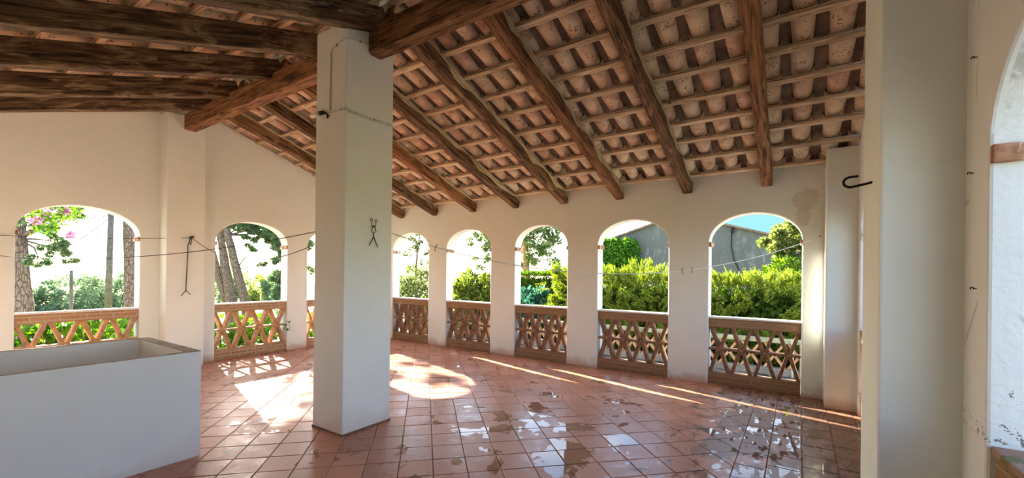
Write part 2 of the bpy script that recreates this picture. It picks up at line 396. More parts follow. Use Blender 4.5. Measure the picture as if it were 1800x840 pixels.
def m_oldwall():
    t = NT('weathered_render'); g = t.coord('Object')
    n1 = t.noise(g, 0.5, 6, 0.7); st = t.noise(t.coord('Object', (1.3, 1.3, 0.42)), 1.5, 8, 0.72, 0.6); n3 = t.noise(g, 8, 5, 0.7)
    c = t.ramp(n1, [(0.3, (0.26, 0.255, 0.23)), (0.6, (0.38, 0.365, 0.325)), (0.8, (0.46, 0.42, 0.34))])
    X, Y, Z = xyz(t, g)
    mr = t.n('ShaderNodeMapRange'); t.l(X, mr.inputs[0]); mr.inputs[1].default_value = -4.6; mr.inputs[2].default_value = -2.6; mr.inputs[3].default_value = 0.0; mr.inputs[4].default_value = 0.32
    c = t.mix(t.ramp(t.math('ADD', st, mr.outputs[0]), [(0.52, 0.0), (0.80, 0.85)]), c, (0.075, 0.080, 0.076))
    c = t.mix(t.ramp(n3, [(0.5, 0.0), (0.75, 0.4)]), c, (0.22, 0.2, 0.17))
    t.col(c); t.rough(0.95); t.bump(n3, 0.5, 0.03); return t.m
M['oldwall'] = m_oldwall()
M['kerb'] = mat_simple('kerb_stone', (0.20, 0.185, 0.15), 0.9, var=0.3, scale=8, bump=0.3)
M['lichen'] = mat_simple('lichen_stone', (0.33, 0.31, 0.17), 0.95, var=0.5, scale=7, bump=0.4)
M['stone'] = mat_brick('rubble_stone', (0.30, 0.25, 0.18), (0.40, 0.34, 0.25), (0.18, 0.15, 0.11), 0.35, 0.16, 0.02)

# ------------------------------------------------------------------ key dimensions (metres)
XA, YB, XC = -8.5, 6.9, 0.575          # inner faces of the three arcade walls
SLOPE = 0.33; RIDGE_Y = 2.85; EAVE_N = -1.2
RAF0 = 2.815                            # rafter underside at the arcade wall
RAF0N = 2.735                           # the same on the trough side
def raf_z(y): return RAF0 + SLOPE*(YB-y) if y >= RIDGE_Y else RAF0N + SLOPE*(y-EAVE_N)
COSS = 1/math.hypot(1, SLOPE)
RAF_H, RAF_W = 0.185, 0.135
BAT_T = 0.044
def bat_z(y): return raf_z(y) + RAF_H/COSS         # underside of battens
SPRING, RISE, IMP = 2.09, 0.39, 2.02
GROUND = -0.55

# ------------------------------------------------------------------ floor
def clip_poly(poly, ax, lim, keep_less):
    out = []
    for i in range(len(poly)):
        a, b = poly[i], poly[(i+1) % len(poly)]
        ia = (a[ax] <= lim) == keep_less; ib = (b[ax] <= lim) == keep_less
        if ia: out.append(a)
        if ia != ib:
            k = (lim - a[ax])/(b[ax]-a[ax]); out.append((a[0]+k*(b[0]-a[0]), a[1]+k*(b[1]-a[1])))
    return out

def add_tile(mb, poly, r):
    """one tile: slightly tilted slab with eased edges"""
    area = sum(poly[i][0]*poly[(i+1) % len(poly)][1]-poly[(i+1) % len(poly)][0]*poly[i][1] for i in range(len(poly)))/2
    if area < 0: poly = poly[::-1]
    if abs(area) < 0.0015: return
    cx = sum(p[0] for p in poly)/len(poly); cy = sum(p[1] for p in poly)/len(poly)
    tx, ty, h = r.gauss(0, 0.0045), r.gauss(0, 0.0045), r.uniform(-0.0012, 0.0012)
    def sh(p, d):
        dx, dy = p[0]-cx, p[1]-cy; L = math.hypot(dx, dy) or 1
        k = max(0, (L-d)/L); return (cx+dx*k, cy+dy*k)
    top = [sh(p, 0.010) for p in poly]; mid = [sh(p, 0.005) for p in poly]
    n = len(poly)
    zt = lambda p: h + (p[0]-cx)*tx + (p[1]-cy)*ty
    vs = [(p[0], p[1], zt(p)) for p in top] + [(p[0], p[1], zt(p)-0.003) for p in mid] + [(p[0], p[1], -0.012) for p in mid]
    fs = [tuple(range(n))]
    for i in range(n):
        j = (i+1) % n
        fs += [(n+i, n+j, j, i), (2*n+i, 2*n+j, n+j, n+i)]
    mb.add(vs, fs)

def build_floor():
    mb = MB(); r = random.Random(3)
    x0, x1, y0, y1 = XA-0.24, -0.446, EAVE_N-0.1, YB+0.19
    s2 = math.sqrt(0.5); a, b = 0.2745, 0.289
    for i in range(-40, 40):
        for j in range(-45, 30):
            u0, u1 = 0.073+a*i, 0.073+a*(i+1)      # (x+y)/sqrt2
            v0, v1 = -3.439+b*j, -3.439+b*(j+1)    # (x-y)/sqrt2
            poly = [((u+v)*s2, (u-v)*s2) for u, v in ((u0, v0), (u1, v0), (u1, v1), (u0, v1))]
            if max(p[0] for p in poly) < x0 or min(p[0] for p in poly) > x1 or max(p[1] for p in poly) < y0 or min(p[1] for p in poly) > y1: continue
            for ax, lim, kl in ((0, x0, False), (0, x1, True), (1, y0, False), (1, y1, True)):
                poly = clip_poly(poly, ax, lim, kl)
                if len(poly) < 3: break
            if len(poly) >= 3: add_tile(mb, poly, r)
    xs = [-0.446, -0.215, 0.035, 0.285, 0.53, 0.84]
    for k in range(len(xs)-1):
        y = y0 + 0.13*k
        while y < y1:
            ye = min(y+0.285, y1)
            if ye-y > 0.03: add_tile(mb, [(xs[k], y), (xs[k+1], y), (xs[k+1], ye), (xs[k], ye)], r)
            y = ye
    sl = MB(); sl.box((x0-0.02, y0, -0.50), (0.86, y1+0.02, -0.0045), 1)
    mb.add(sl.v, sl.f, 1)
    o = mb.build('floor', [M['tile'], M['grout']])
    tag(o, 'worn terracotta tile floor laid diagonally with a straight border and puddles', 'floor', kind='structure')
build_floor()

# ------------------------------------------------------------------ walls with arches
def arch_wall(name, axis, cin, cout, u0, u1, openings, top, mat, label, extra_u=()):
    """axis 'x': wall runs along X at Y=cin (inner) .. cout; axis 'y': runs along Y at X=cin .. cout"""
    P = (lambda u, c, z: (u, c, z)) if axis == 'x' else (lambda u, c, z: (c, u, z))
    us = set([u0, u1]) | set(extra_u)
    NA = 28
    arcs = {}
    for (a, b) in openings:
        us |= {a, b}
        for k in range(NA+1):
            th = math.pi*k/NA
            u = (a+b)/2 - (b-a)/2*math.cos(th)
            us.add(round(u, 6)); arcs[round(u, 6)] = SPRING + RISE*math.sin(th)
    us = sorted(round(u, 6) for u in us); us = sorted(set(us))
    mb = MB(); zb = GROUND-0.1
    def inside(u):
        for (a, b) in openings:
            if a-1e-6 < u < b+1e-6: return (a, b)
    for i in range(len(us)-1):
        p, q = us[i], us[i+1]; mid = (p+q)/2; op = inside(mid)
        def zl(u): return arcs.get(u, SPRING) if op else zb
        for c in (cin, cout):
            if op: mb.quad(P(p, c, zl(p)), P(q, c, zl(q)), P(q, c, top(q)), P(p, c, top(p)))
            else:
                mb.quad(P(p, c, zb), P(q, c, zb), P(q, c, SPRING), P(p, c, SPRING))
                mb.quad(P(p, c, SPRING), P(q, c, SPRING), P(q, c, top(q)), P(p, c, top(p)))
        if op: mb.quad(P(p, cin, zl(p)), P(q, cin, zl(q)), P(q, cout, zl(q)), P(p, cout, zl(p)))
        mb.quad(P(p, cin, top(p)), P(q, cin, top(q)), P(q, cout, top(q)), P(p, cout, top(p)))
    for (a, b) in openings:
        for e in (a, b):
            mb.quad(P(e, cin, zb), P(e, cout, zb), P(e, cout, SPRING), P(e, cin, SPRING))
    for e in (u0, u1):
        mb.quad(P(e, cin, zb), P(e, cout, zb), P(e, cout, SPRING), P(e, cin, SPRING))
        mb.quad(P(e, cin, SPRING), P(e, cout, SPRING), P(e, cout, top(e)), P(e, cin, top(e)))
    me = mb.mesh(name, weld=True)
    o = link(name, me, mat)
    bv = o.modifiers.new('b', 'BEVEL'); bv.width = 0.012; bv.segments = 2; bv.limit_method = 'ANGLE'; bv.angle_limit = R(50)
    tag(o, label, 'wall', kind='structure')
    # brick imposts at the springing of each arch
    for (a, b) in openings:
        for e, sg in ((a, 1), (b, -1)):
            m = MB(); lo, hi = sorted((cin, cout))
            pr = 0.004 if cin < cout else -0.004
            e0, e1 = sorted((e - sg*0.012, e + sg*0.026))
            c0, c1 = sorted((cin+pr, cout))
            if axis == 'x': m.box((e0, c0, IMP), (e1, c1, SPRING-0.004))
            else: m.box((c0, e0, IMP), (c1, e1, SPRING-0.004))
            ob = m.build('impost_brick', M['impost'], o, bevel=0.004)
            ob['label'] = 'bare orange brick impost'
    return o

def roof_under(y):      # plane of the tile undersides
    return bat_z(y) + BAT_T + 0.005
OPEN_B = [(-8.0, -6.83), (-6.30, -5.12), (-4.54, -3.43), (-2.85, -1.69), (-1.11, 0.03)]
OPEN_A = [(-0.62, 0.65), (1.07, 2.345), (3.385, 4.66), (5.08, 6.35)]
OPEN_C = [(-0.62, 0.65), (1.07, 2.285), (3.40, 4.66), (5.05, 6.325)]
wall_back = arch_wall('wall_back', 'x', YB, YB+0.225, XA-0.25, XC+0.28, OPEN_B, lambda u: 3.085, M['plaster_back'],
    'white plastered arcade wall with five round-headed openings under the rafter ends')
gab = lambda y: roof_under(y) - 0.012
ey = [RIDGE_Y, YB-0.001, EAVE_N]
wall_left = arch_wall('wall_left', 'y', XA, XA-0.25, EAVE_N-0.27, YB+0.199, OPEN_A, lambda y: min(gab(min(y, YB)), gab(max(y, EAVE_N))), M['plaster'],
    'white plastered gable wall with arches looking out on pines and a meadow', ey)
wall_right = arch_wall('wall_right', 'y', XC, XC+0.28, EAVE_N-0.27, YB+0.199, OPEN_C, lambda y: min(gab(min(y, YB)), gab(max(y, EAVE_N))), M['plaster_rough'],
    'white plastered wall close to the viewer with a deep pier and rough arch jamb', ey)

def pilaster(parent, lo, hi, mat):
    m = MB(); m.box(lo, hi)
    o = m.build('pilaster', mat, parent, bevel=0.012)
    return o
pilaster(wall_left, (XA-0.02, 2.585, -0.05), (-8.21, 3.11, 4.06), M['plaster'])
pilaster(wall_right, (0.30, 2.545, -0.05), (XC+0.02, 3.155, 4.04), M['plaster'])
wf = MB(); wf.box((XA-0.25, EAVE_N-0.28, GROUND-0.1), (XC+0.28, EAVE_N-0.06, 3.0))  # unseen wall added behind the viewer to keep out warm ground bounce
added_wall_front = tag(wf.build('added_wall_front', M['plaster'], bevel=0.01), 'plain white wall added unseen behind the viewer to shape the light', 'wall', kind='structure')
pilaster(wall_back, (0.268, 6.48, -0.05), (XC+0.02, YB+0.02, 3.155), M['plaster'])
# corner return of the far corner of the gable wall
pilaster(wall_left, (XA-0.02, 6.42, -0.05), (XA+0.06, YB+0.02, 3.08), M['plaster'])

# ------------------------------------------------------------------ column
def build_column():
    t = thing('column', 'square white plastered column standing alone on the tiles and carrying the ridge beams', 'column', (-3.8975, 2.84, 0))
    m = MB()
    hx, hy = 0.2475, 0.29
    m.box((-hx, -hy, 0), (hx, hy, 4.02))
    m.build('shaft', M['column'], t, bevel=0.010)
    m = MB(); m.box((-hx-0.006, -hy-0.006, 0), (hx+0.006, hy+0.006, 0.018))
    o = m.build('floor_joint', M['grout'], t, bevel=0.003); o['label'] = 'red clay joint around the foot'
build_column()

# ------------------------------------------------------------------ timber
def timber(name, mats, p, q, w, h, seed, parent=None, wane=0.0, cham=0.012, sag=0.0, nseg=26, wob=0.006):
    """hewn beam from p to q (centre line), local X along its length; wane = ragged pale edge on local +Y top"""
    p, q = Vector(p), Vector(q); d = q-p; L = d.length; d.normalize()
    side = d.cross(Vector((0, 0, 1))).normalized(); up = side.cross(d)   # side = to the right of travel
    vs, fs, mi = [], [], []
    def nz(a, b, c): return mnoise.noise(Vector((a+seed*13.7, b+seed*3.1, c)))
    n = 8
    for i in range(nseg+1):
        x = L*i/nseg
        k = 1 + 0.02*nz(x*0.7, 0, 5)
        hw, hh = w/2*k, h/2*(1+0.025*nz(x*0.8, 3, 1))
        cw = cham*(1+0.8*nz(x*3, 7, 0)); cw = max(cw, 0.004)
        c2 = max(0.006, wane*(0.55+0.9*nz(x*2.2, 1, 9)+0.5*nz(x*7, 4, 2))) if wane else cw
        oy = wob*nz(x*0.9, 11, 0)*1.6; oz = wob*nz(x*0.9, 17, 0) - sag*math.sin(math.pi*i/nseg)
        prof = [(-hw+cw, -hh), (hw-cw, -hh), (hw, -hh+cw), (hw, hh-c2*(2.4 if wane else 1.5)), (hw-c2*(0.08 if wane else 1), hh), (-hw+cw, hh), (-hw, hh-cw), (-hw, -hh+cw)]
        for j, (a, b) in enumerate(prof):
            vs.append((x, a+oy+wob*0.5*nz(x*2.5, j*2.1, 3), b+oz+wob*0.5*nz(x*2.5, j*1.7, 8)))
    for i in range(nseg):
        for j in range(n):
            j2 = (j+1) % n
            fs.append((i*n+j, i*n+j2, (i+1)*n+j2, (i+1)*n+j)); mi.append(1 if (wane and j == 3) else 0)
    fs.append(tuple(reversed(range(n)))); mi.append(0)
    fs.append(tuple(nseg*n+j for j in range(n))); mi.append(0)
    me = D.meshes.new(name); me.from_pydata(vs, [], fs); me.polygons.foreach_set('material_index', mi); me.update()
    o = link(name, me, mats, parent)
    o.matrix_basis = Matrix(((d.x, -side.x, up.x, p.x), (d.y, -side.y, up.y, p.y), (d.z, -side.z, up.z, p.z), (0, 0, 0, 1)))
    return o

ordw = ['first', 'second', 'third', 'fourth', 'fifth', 'sixth', 'seventh', 'eighth', 'ninth', 'tenth', 'eleventh', 'twelfth', 'thirteenth']
# far slope rafters: right edges read along the arcade wall
far_x = [-7.668, -6.628, -5.558, -4.518, -3.498, -2.476, -1.413, -0.382]
kinds = ['wood', 'wood', 'wood_red', 'wood', 'wood', 'wood_red', 'wood', 'wood_red']
look = ['dark', 'brown', 'reddish', 'brown with a pale bark edge', 'brown with a pale bark edge', 'gnarled reddish bark-edged', 'greyish brown knotty', 'smooth orange-brown']
for i, x in enumerate(far_x):
    y1, y0 = YB-0.004, 2.935
    zc = lambda y: RAF0+SLOPE*(YB-y) + RAF_H/COSS/2
    wane = 0.042 if i in (3, 4, 5, 6) else 0.020
    j = len(far_x)-1-i
    tw = 0.14 if i in (5, 6) else RAF_W
    # travelling up the slope puts the waney edge on the +X side
    o = timber('roof_rafter', [M[kinds[i]], M['sapwood']], (x, y1, zc(y1)), (x+rnd.uniform(-.012, .012)+(0.03 if i == 7 else 0), y0, zc(y0)), tw, RAF_H, 20+i, wane=wane, wob=0.012 if i == 5 else 0.006)
    tag(o, '%s rafter on the arcade slope, %s from near pier' % (look[i], ordw[j]), 'rafter', 'rafters sloping down to the arcade wall', 'thing')
near_x = [-7.60, -6.74, -5.60, -4.57, -3.60, -2.57, -1.54, -0.52]
for i, x in enumerate(near_x):
    y1, y0 = EAVE_N-0.1, 2.925
    zc = lambda y: RAF0N+SLOPE*(y-EAVE_N) + RAF_H/COSS - 0.225/COSS/2
    o = timber('roof_rafter', [M['wood_grey'], M['sapwood']], (x, y0, zc(y0)), (x, y1, zc(y1)), RAF_W, 0.225, 60+i, wane=0, cham=0.01)
    tag(o, 'dusty dark rafter on the slope over the trough, %s counting from the gable wall' % ordw[i], 'rafter', 'rafters on the slope over the trough', 'thing')
# ridge beams: gable wall to column, column to the near pier
RBZ, RBH, RBW = 3.80, 0.285, 0.165
RY = 2.806 + RBW/2
o = timber('ridge_beam', [M['wood_red'], M['sapwood']], (-8.212, RY, RBZ+0.035+RBH/2-0.02), (-4.143, RY, RBZ+RBH/2), RBW, RBH-0.03, 90, cham=0.01)
tag(o, 'brown ridge beam from the gable wall pilaster to the column', 'beam', 'ridge beams', 'thing')
o = timber('ridge_beam', [M['wood_red'], M['sapwood']], (-3.652, RY-0.002, RBZ+RBH/2), (0.302, RY, RBZ+RBH/2-0.01), RBW, RBH, 91, cham=0.014)
tag(o, 'thick brown ridge beam from the column towards the near pier', 'beam', 'ridge beams', 'thing')

# battens
def batten_set(ys, side):
    for k, y in enumerate(ys):
        z = bat_z(y) + BAT_T/2*1.05
        th = math.atan(SLOPE) * (1 if side == 'far' else -1)
        w = 0.064 + rnd.uniform(-.006, .008)
        o = timber('roof_batten', [M['batten'], M['sapwood']], (XA+0.003, y, z), (XC-0.002, y, z), w, BAT_T, 120+k+(40 if side == 'near' else 0), cham=0.003, nseg=60, wob=0.004)
        o.matrix_basis = o.matrix_basis @ Matrix.Rotation(-th, 4, 'X')
        if side == 'far':
            tag(o, 'pale wooden tile batten over the arcade side, %s up from the arcade wall' % ordw[k], 'batten', 'battens over the arcade side', 'thing')
        else:
            tag(o, 'dim wooden tile batten over the trough side, %s down from the ridge' % ordw[k], 'batten', 'battens over the trough side', 'thing')
cs = [0.13, 0.585, 1.0, 1.385, 1.80, 2.225, 2.60, 3.0, 3.40, 3.80, 4.15]
batten_set([YB - s*COSS for s in cs], 'far')
batten_set([RIDGE_Y - (0.12+0.402*k)*COSS for k in range(10)], 'near')

# ------------------------------------------------------------------ roof tiles (ceiling)
def tile_shell(mb, fr, s0, L, r0, r1, h0, h1, up, mi, n=10, thick=0.012):
    """half-round tapered shell; fr(x, s, h) maps to world. up=False -> gutter (convex down)"""
    def ring(s, r, h):
        pts = []
        for k in range(n+1):
            a = math.pi*k/n
            pts.append((-math.cos(a)*r, s, h + (math.sin(a)*r*0.92 if up else -math.sin(a)*r*0.92)))
        return pts
    A, B = ring(s0, r0, h0), ring(s0+L, r1, h1)
    Ai, Bi = ring(s0, r0-thick, h0), ring(s0+L, r1-thick, h1)
    vs = [fr(*p) for p in A+B+Ai+Bi]; m = n+1; fs = []
    for k in range(n):
        fs.append((k, k+1, m+k+1, m+k)); fs.append((2*m+k, 3*m+k, 3*m+k+1, 2*m+k+1))
        fs.append((k, 2*m+k, 2*m+k+1, k+1)); fs.append((m+k, m+k+1, 3*m+k+1, 3*m+k))
    fs += [(0, m, 3*m, 2*m), (n, 2*m+n, 3*m+n, m+n)]
    mb.add(vs, fs, mi, True)

def build_roof(side):
    mb = MB(); r = random.Random(11 if side == 'far' else 12)
    pitch = 0.278; x = 0.29
    xs = []
    while x > XA-0.35: xs.append(x); x -= pitch
    xs = [0.29+pitch] + xs
    def pos(xc, s, h):     # s = distance up the slope from the wall line, h = normal distance above the batten tops
        y = YB - s*COSS
        z = bat_z(y) if y >= RIDGE_Y else RAF0+SLOPE*(YB-y)+RAF_H/COSS
        z += BAT_T/COSS + h*COSS
        y2 = y + h*SLOPE*COSS
        if side == 'near': y2 = RIDGE_Y - (y2 - RIDGE_Y); z -= RAF0-RAF0N
        return (xc, y2, z)
    smax = (YB-RIDGE_Y)/COSS
    e = 0.402
    for xi, xc in enumerate(xs):
        jx = r.uniform(-.012, .012)
        k = -1
        s = -0.30
        while s < smax-0.05:
            a, sc = r.uniform(-.008, .008), r.uniform(0.94, 1.05)
            L = min(0.47, smax-s+0.02)
            # gutter tile: wide end up the slope, narrow end tucked into the next one down
            r_lo, r_hi = 0.084*sc, 0.109*sc
            tile_shell(mb, lambda px, ps, ph, xc=xc+jx+a: pos(xc+px, ps, ph), s, L, r_lo, r_hi, 0.014+r_lo*0.92, 0.002+r_hi*0.92, False, 0)
            s += e
        # cover tiles over the gap
        s = -0.34
        while s < smax-0.02:
            L = min(0.47, smax-s+0.03)
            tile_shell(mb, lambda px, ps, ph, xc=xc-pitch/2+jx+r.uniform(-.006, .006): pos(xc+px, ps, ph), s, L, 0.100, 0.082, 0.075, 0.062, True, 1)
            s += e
    # mortar bed closing the joints under the covers
    for xc in xs:
        c = xc-pitch/2
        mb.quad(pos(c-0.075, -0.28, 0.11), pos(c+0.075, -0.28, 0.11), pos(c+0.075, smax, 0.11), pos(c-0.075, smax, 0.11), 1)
    if side == 'far':
        for k in range(24):     # ridge caps
            x0 = XA-0.2+k*0.4
            n = 8; vs = []
            for xx in (x0, x0+0.44):
                for j in range(n+1):
                    an = math.pi*j/n; vs.append((xx, RIDGE_Y-math.cos(an)*0.2, raf_z(RIDGE_Y)+0.30+math.sin(an)*0.12))
            mb.add(vs, [(j, j+1, n+1+j+1, n+1+j) for j in range(n)], 1, True)
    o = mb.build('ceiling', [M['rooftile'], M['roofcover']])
    tag(o, 'underside of clay barrel tiles sloping down to the arcade wall' if side == 'far' else 'underside of clay barrel tiles on the slope above the trough', 'ceiling', kind='structure')
build_roof('far'); build_roof('near')

# ------------------------------------------------------------------ brick lattice balustrades
def balustrade(L, loc, rz, label, group, seed, depth=0.15, nx=4, cap_mat='limewash', name='balustrade', H=0.99, dark=False):
    """local X along the length, local Y from the inner face (0) outwards, Z up"""
    r = random.Random(seed)
    t = thing(name, label, 'balustrade', loc, rz, group)
    k = H/0.99
    m = MB(); m.box((0.003, -0.012, 0.965*k), (L-0.003, depth+0.03, 0.99*k)); m.build('ledge', M[cap_mat], t, bevel=0.006)
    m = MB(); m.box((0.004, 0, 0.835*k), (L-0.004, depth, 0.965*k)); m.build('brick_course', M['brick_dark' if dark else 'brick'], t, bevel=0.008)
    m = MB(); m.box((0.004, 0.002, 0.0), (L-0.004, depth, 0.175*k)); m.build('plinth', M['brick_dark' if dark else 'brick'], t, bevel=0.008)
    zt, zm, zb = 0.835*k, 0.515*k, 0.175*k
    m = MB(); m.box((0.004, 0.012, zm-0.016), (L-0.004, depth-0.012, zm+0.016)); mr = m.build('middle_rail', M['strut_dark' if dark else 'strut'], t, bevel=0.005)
    p = L/nx
    th = 0.044*(0.9 if nx > 4 else 1)
    for tier, (z0, z1) in enumerate(((zm+0.012, zt), (zb, zm-0.012))):
        for i in range(nx):
            c = (i+0.5)*p
            for sg in (-1, 1):
                if tier == 0: a, b = (c+sg*0.018, z0), (c+sg*(p/2-0.026), z1)
                else: a, b = (c+sg*(p/2-0.026), z0), (c+sg*0.018, z1)
                j = r.uniform(-.006, .006)
                m = MB()
                dx, dz = b[0]-a[0], b[1]-a[1]; ln = math.hypot(dx, dz); nx_, nz_ = -dz/ln*th/2, dx/ln*th/2
                y0, y1 = 0.006+r.uniform(0, .008), depth-0.006-r.uniform(0, .008)
                ex = 0.006
                ax_, az_ = a[0]+j-dx/ln*ex, a[1]-dz/ln*ex; bx_, bz_ = b[0]+j+dx/ln*ex, b[1]+dz/ln*ex
                q = [(ax_+nx_, az_+nz_), (ax_-nx_, az_-nz_), (bx_-nx_, bz_-nz_), (bx_+nx_, bz_+nz_)]
                vs = [(u, y0, w) for u, w in q] + [(u, y1, w) for u, w in q]
                m.add(vs, [(0, 1, 2, 3), (7, 6, 5, 4), (0, 4, 5, 1), (1, 5, 6, 2), (2, 6, 7, 3), (3, 7, 4, 0)])
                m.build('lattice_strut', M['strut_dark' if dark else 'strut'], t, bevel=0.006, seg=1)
    for i in range(nx):     # mortar daubs at the crossings
        c = (i+0.5)*p
        me = D.meshes.new('mortar_daub'); bm = bmesh.new()
        bmesh.ops.create_icosphere(bm, subdivisions=2, radius=1)
        for v in bm.verts:
            q = 1+0.25*mnoise.noise(v.co*1.7+Vector((seed, i*3, 0)))
            v.co = Vector((v.co.x*0.042*q, v.co.y*depth*0.47, v.co.z*0.040*q))
        for f in bm.faces: f.smooth = True
        bm.to_mesh(me); bm.free()
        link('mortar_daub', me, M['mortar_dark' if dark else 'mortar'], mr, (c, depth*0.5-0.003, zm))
    return t
gB = 'brick lattice balustrades of the five-arch wall'
whatB = ['beside the column', 'second from the column', 'under the round blue-green bush', 'in front of the ivy-grown building', 'next to the corner pilaster']
for i, (a, b) in enumerate(OPEN_B):
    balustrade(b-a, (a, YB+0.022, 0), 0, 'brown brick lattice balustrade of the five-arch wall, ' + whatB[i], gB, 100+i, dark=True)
whatA = {1: 'behind the trough', 2: 'under the leaning pine trunks', 3: 'in the corner arch behind the column', 0: 'beyond the trough'}
for i, (a, b) in enumerate(OPEN_A):
    if i in whatA:
        balustrade(b-a, (XA-0.03, a, 0), R(90), 'orange brick lattice balustrade of the gable wall, ' + whatA[i], 'brick lattice balustrades of the gable wall', 200+i)
def m_sill():
    t = NT('mossy_sill'); g = t.coord('World'); n = t.noise(g, 9, 5)
    c = t.ramp(n, [(0.3, (0.27, 0.14, 0.085)), (0.7, (0.44, 0.25, 0.17))])
    c = t.mix(t.ramp(t.noise(g, 5, 6, 0.7), [(0.56, 0.0), (0.62, 0.9)]), c, (0.13, 0.15, 0.03))
    t.col(c); t.rough(0.9); t.bump(t.noise(g, 20, 5), 0.5, 0.01); return t.m
M['tilecap'] = m_sill()
whatC = {0: 'beside the viewer', 1: 'with a mossy terracotta sill next to the near pier', 2: 'hidden behind the near pier', 3: 'in the corner arch seen past the pilaster'}
for i, (a, b) in enumerate(OPEN_C):
    if i in whatC:
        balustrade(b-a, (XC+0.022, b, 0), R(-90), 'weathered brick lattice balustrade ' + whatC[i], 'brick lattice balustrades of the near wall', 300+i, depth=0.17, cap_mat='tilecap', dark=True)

# ------------------------------------------------------------------ trough
def build_trough():
    x0, x1, y0, y1, z = -5.50, -4.265, -0.6, 1.60, 0.896
    t = thing('trough', 'long open white plastered trough standing on the tiles beside the column', 'trough', (x0, y0, 0))
    w, l = x1-x0, y1-y0
    for nm, lo, hi in (('side_wall', (w-0.05, 0, 0), (w, l, z)), ('side_wall', (0, 0, 0), (0.035, l, z)),
                       ('end_wall', (0.035, l-0.10, 0), (w-0.05, l, z)), ('end_wall', (0.035, 0, 0), (w-0.05, 0.1, z))):
        m = MB(); m.box(lo, hi); m.build(nm, M['trough'], t, bevel=0.004)
    m = MB(); m.box((0.035, 0.1, 0.0), (w-0.05, l-0.1, 0.10)); m.build('base_slab', M['trough'], t)
    e = 0.004
    M['rim'] = mat_simple('worn_rim', (0.36, 0.31, 0.24), 0.9, var=0.35, scale=12, bump=0.3)
    for lo, hi in (((w-0.05, 0, z-.001), (w, l, z+e)), ((0, 0, z-.001), (0.035, l, z+e)), ((0.035, l-0.1, z-.001), (w-0.05, l, z+e))):
        m = MB(); m.box(lo, hi); o = m.build('rim', M['rim'], t, bevel=0.002); o['label'] = 'dirty grey worn rim'
build_trough()

# ------------------------------------------------------------------ small fittings
def cat(p, q, sag, n=24):
    p, q = Vector(p), Vector(q)
    return [p.lerp(q, i/n) - Vector((0, 0, sag*4*(i/n)*(1-i/n))) for i in range(n+1)]
def line(name, pts, r, mat, label, catg, group=None):
    m = MB(); m.tube(pts, r, 6); o = m.build(name, mat); return tag(o, label, catg, group, 'thing')
# washing lines
COLX0, COLX1, COLYB = -4.145, -3.65, 3.13
PIL = Vector((-8.195, 2.919, 2.105))
P_white = cat((-3.70, COLYB+0.004, 2.02), (0.225, YB-0.012, 2.122), 0.47, 64)
line('washing_line', P_white, 0.006, M['wire_white'], 'white sagging washing line from the column to the arcade corner with pegs on it', 'washing line')
line('washing_line', cat((COLX0-0.004, 2.62, 2.015), (-8.49, 0.78, 1.755), 0.155), 0.0045, M['wire_dark'], 'dark washing line from the column crossing in front of the big arch', 'washing line', 'dark washing lines')
line('washing_line', cat((COLX0-0.004, 2.70, 1.945), PIL, 0.30), 0.0045, M['wire_dark'], 'dark washing line sagging from the column to the gable pilaster knot', 'washing line', 'dark washing lines')
line('washing_line', cat(PIL, (-8.47, 0.80, 2.00), 0.03), 0.0045, M['wire_dark'], 'dark washing line from the gable pilaster knot across the top of the big arch', 'washing line', 'dark washing lines')
# pegs
def peg(pt, d, tilt, label, s=1.0):
    t = thing('clothes_peg', label, 'clothes peg', pt, math.atan2(d.y, d.x), 'wooden pegs on the white line')
    t.rotation_euler = (0, 0, math.atan2(d.y, d.x)+R(90))
    for sg in (-1, 1):
        m = MB(); m.bar((sg*0.003, 0, 0.030*s), (sg*0.008*(1), 0, -0.045*s), 0.011*s, 0.007*s, (1, 0, 0)); o = m.build('peg_half', M['peg'], t, bevel=0.001, seg=1)
        o.rotation_euler = (R(tilt), 0, 0)
    m = MB(); m.tube([(-0.012, 0, -0.002), (0.012, 0, -0.002)], 0.004*s, 8); m.build('spring', M['iron'], t)
import bisect
def on_line(P, f):
    i = min(int(f*(len(P)-1)), len(P)-2); k = f*(len(P)-1)-i
    return P[i].lerp(P[i+1], k), (P[i+1]-P[i])
for f, tl, lab, sc in ((0.0925, 15, 'wooden clothes peg near the column, by the second arch', 1.1), (0.639, -12, 'wooden clothes peg, first of the close pair before the widest arch', 1.0),
                   (0.663, 10, 'wooden clothes peg, second of the close pair before the widest arch', 1.0), (0.902, 3, 'wooden clothes peg in front of the tree at the corner arch', 0.9)):
    pt, d = on_line(P_white, f); peg(pt, d, tl, lab, sc)
# hooks that hold the lines
def screw_eye(loc, out, label, k_=1.0):
    m = MB(); o_ = Vector(out)*k_; q_ = k_
    pts = [Vector((0, 0, 0)), o_*0.02]
    side = o_.cross(Vector((0, 0, 1))).normalized()
    for k in range(9):
        a = R(-60+k*37); pts.append(o_*(0.032-0.012*math.cos(a)) + Vector((0, 0, 1))*0.012*q_*math.sin(a))
    m.tube(pts, 0.0035*(0.4+0.6*q_), 6); o = m.build('screw_hook', M['bronze'], loc=loc); return tag(o, label, 'hook', 'small screw hooks', 'thing')
screw_eye((-8.21, 2.919, 2.105), (1, 0, 0), 'small screw hook on the gable pilaster holding the knotted cord')
screw_eye((0.225, YB, 2.122), (0, -1, 0), 'small rusty screw hook at the corner holding the white line')
for (y, z, lab) in ((2.41, 3.12, 'small nail hook high on the strip between near pier and rough jamb'), (2.42, 2.47, 'small hook halfway up the strip between near pier and rough jamb'),
                    (2.45, 2.02, 'small hook level with the impost beside the near pier'), (2.40, 1.56, 'bent wire hook low on the strip beside the near pier')):
    screw_eye((XC, y, z), (-1, 0, 0), lab, 0.4)
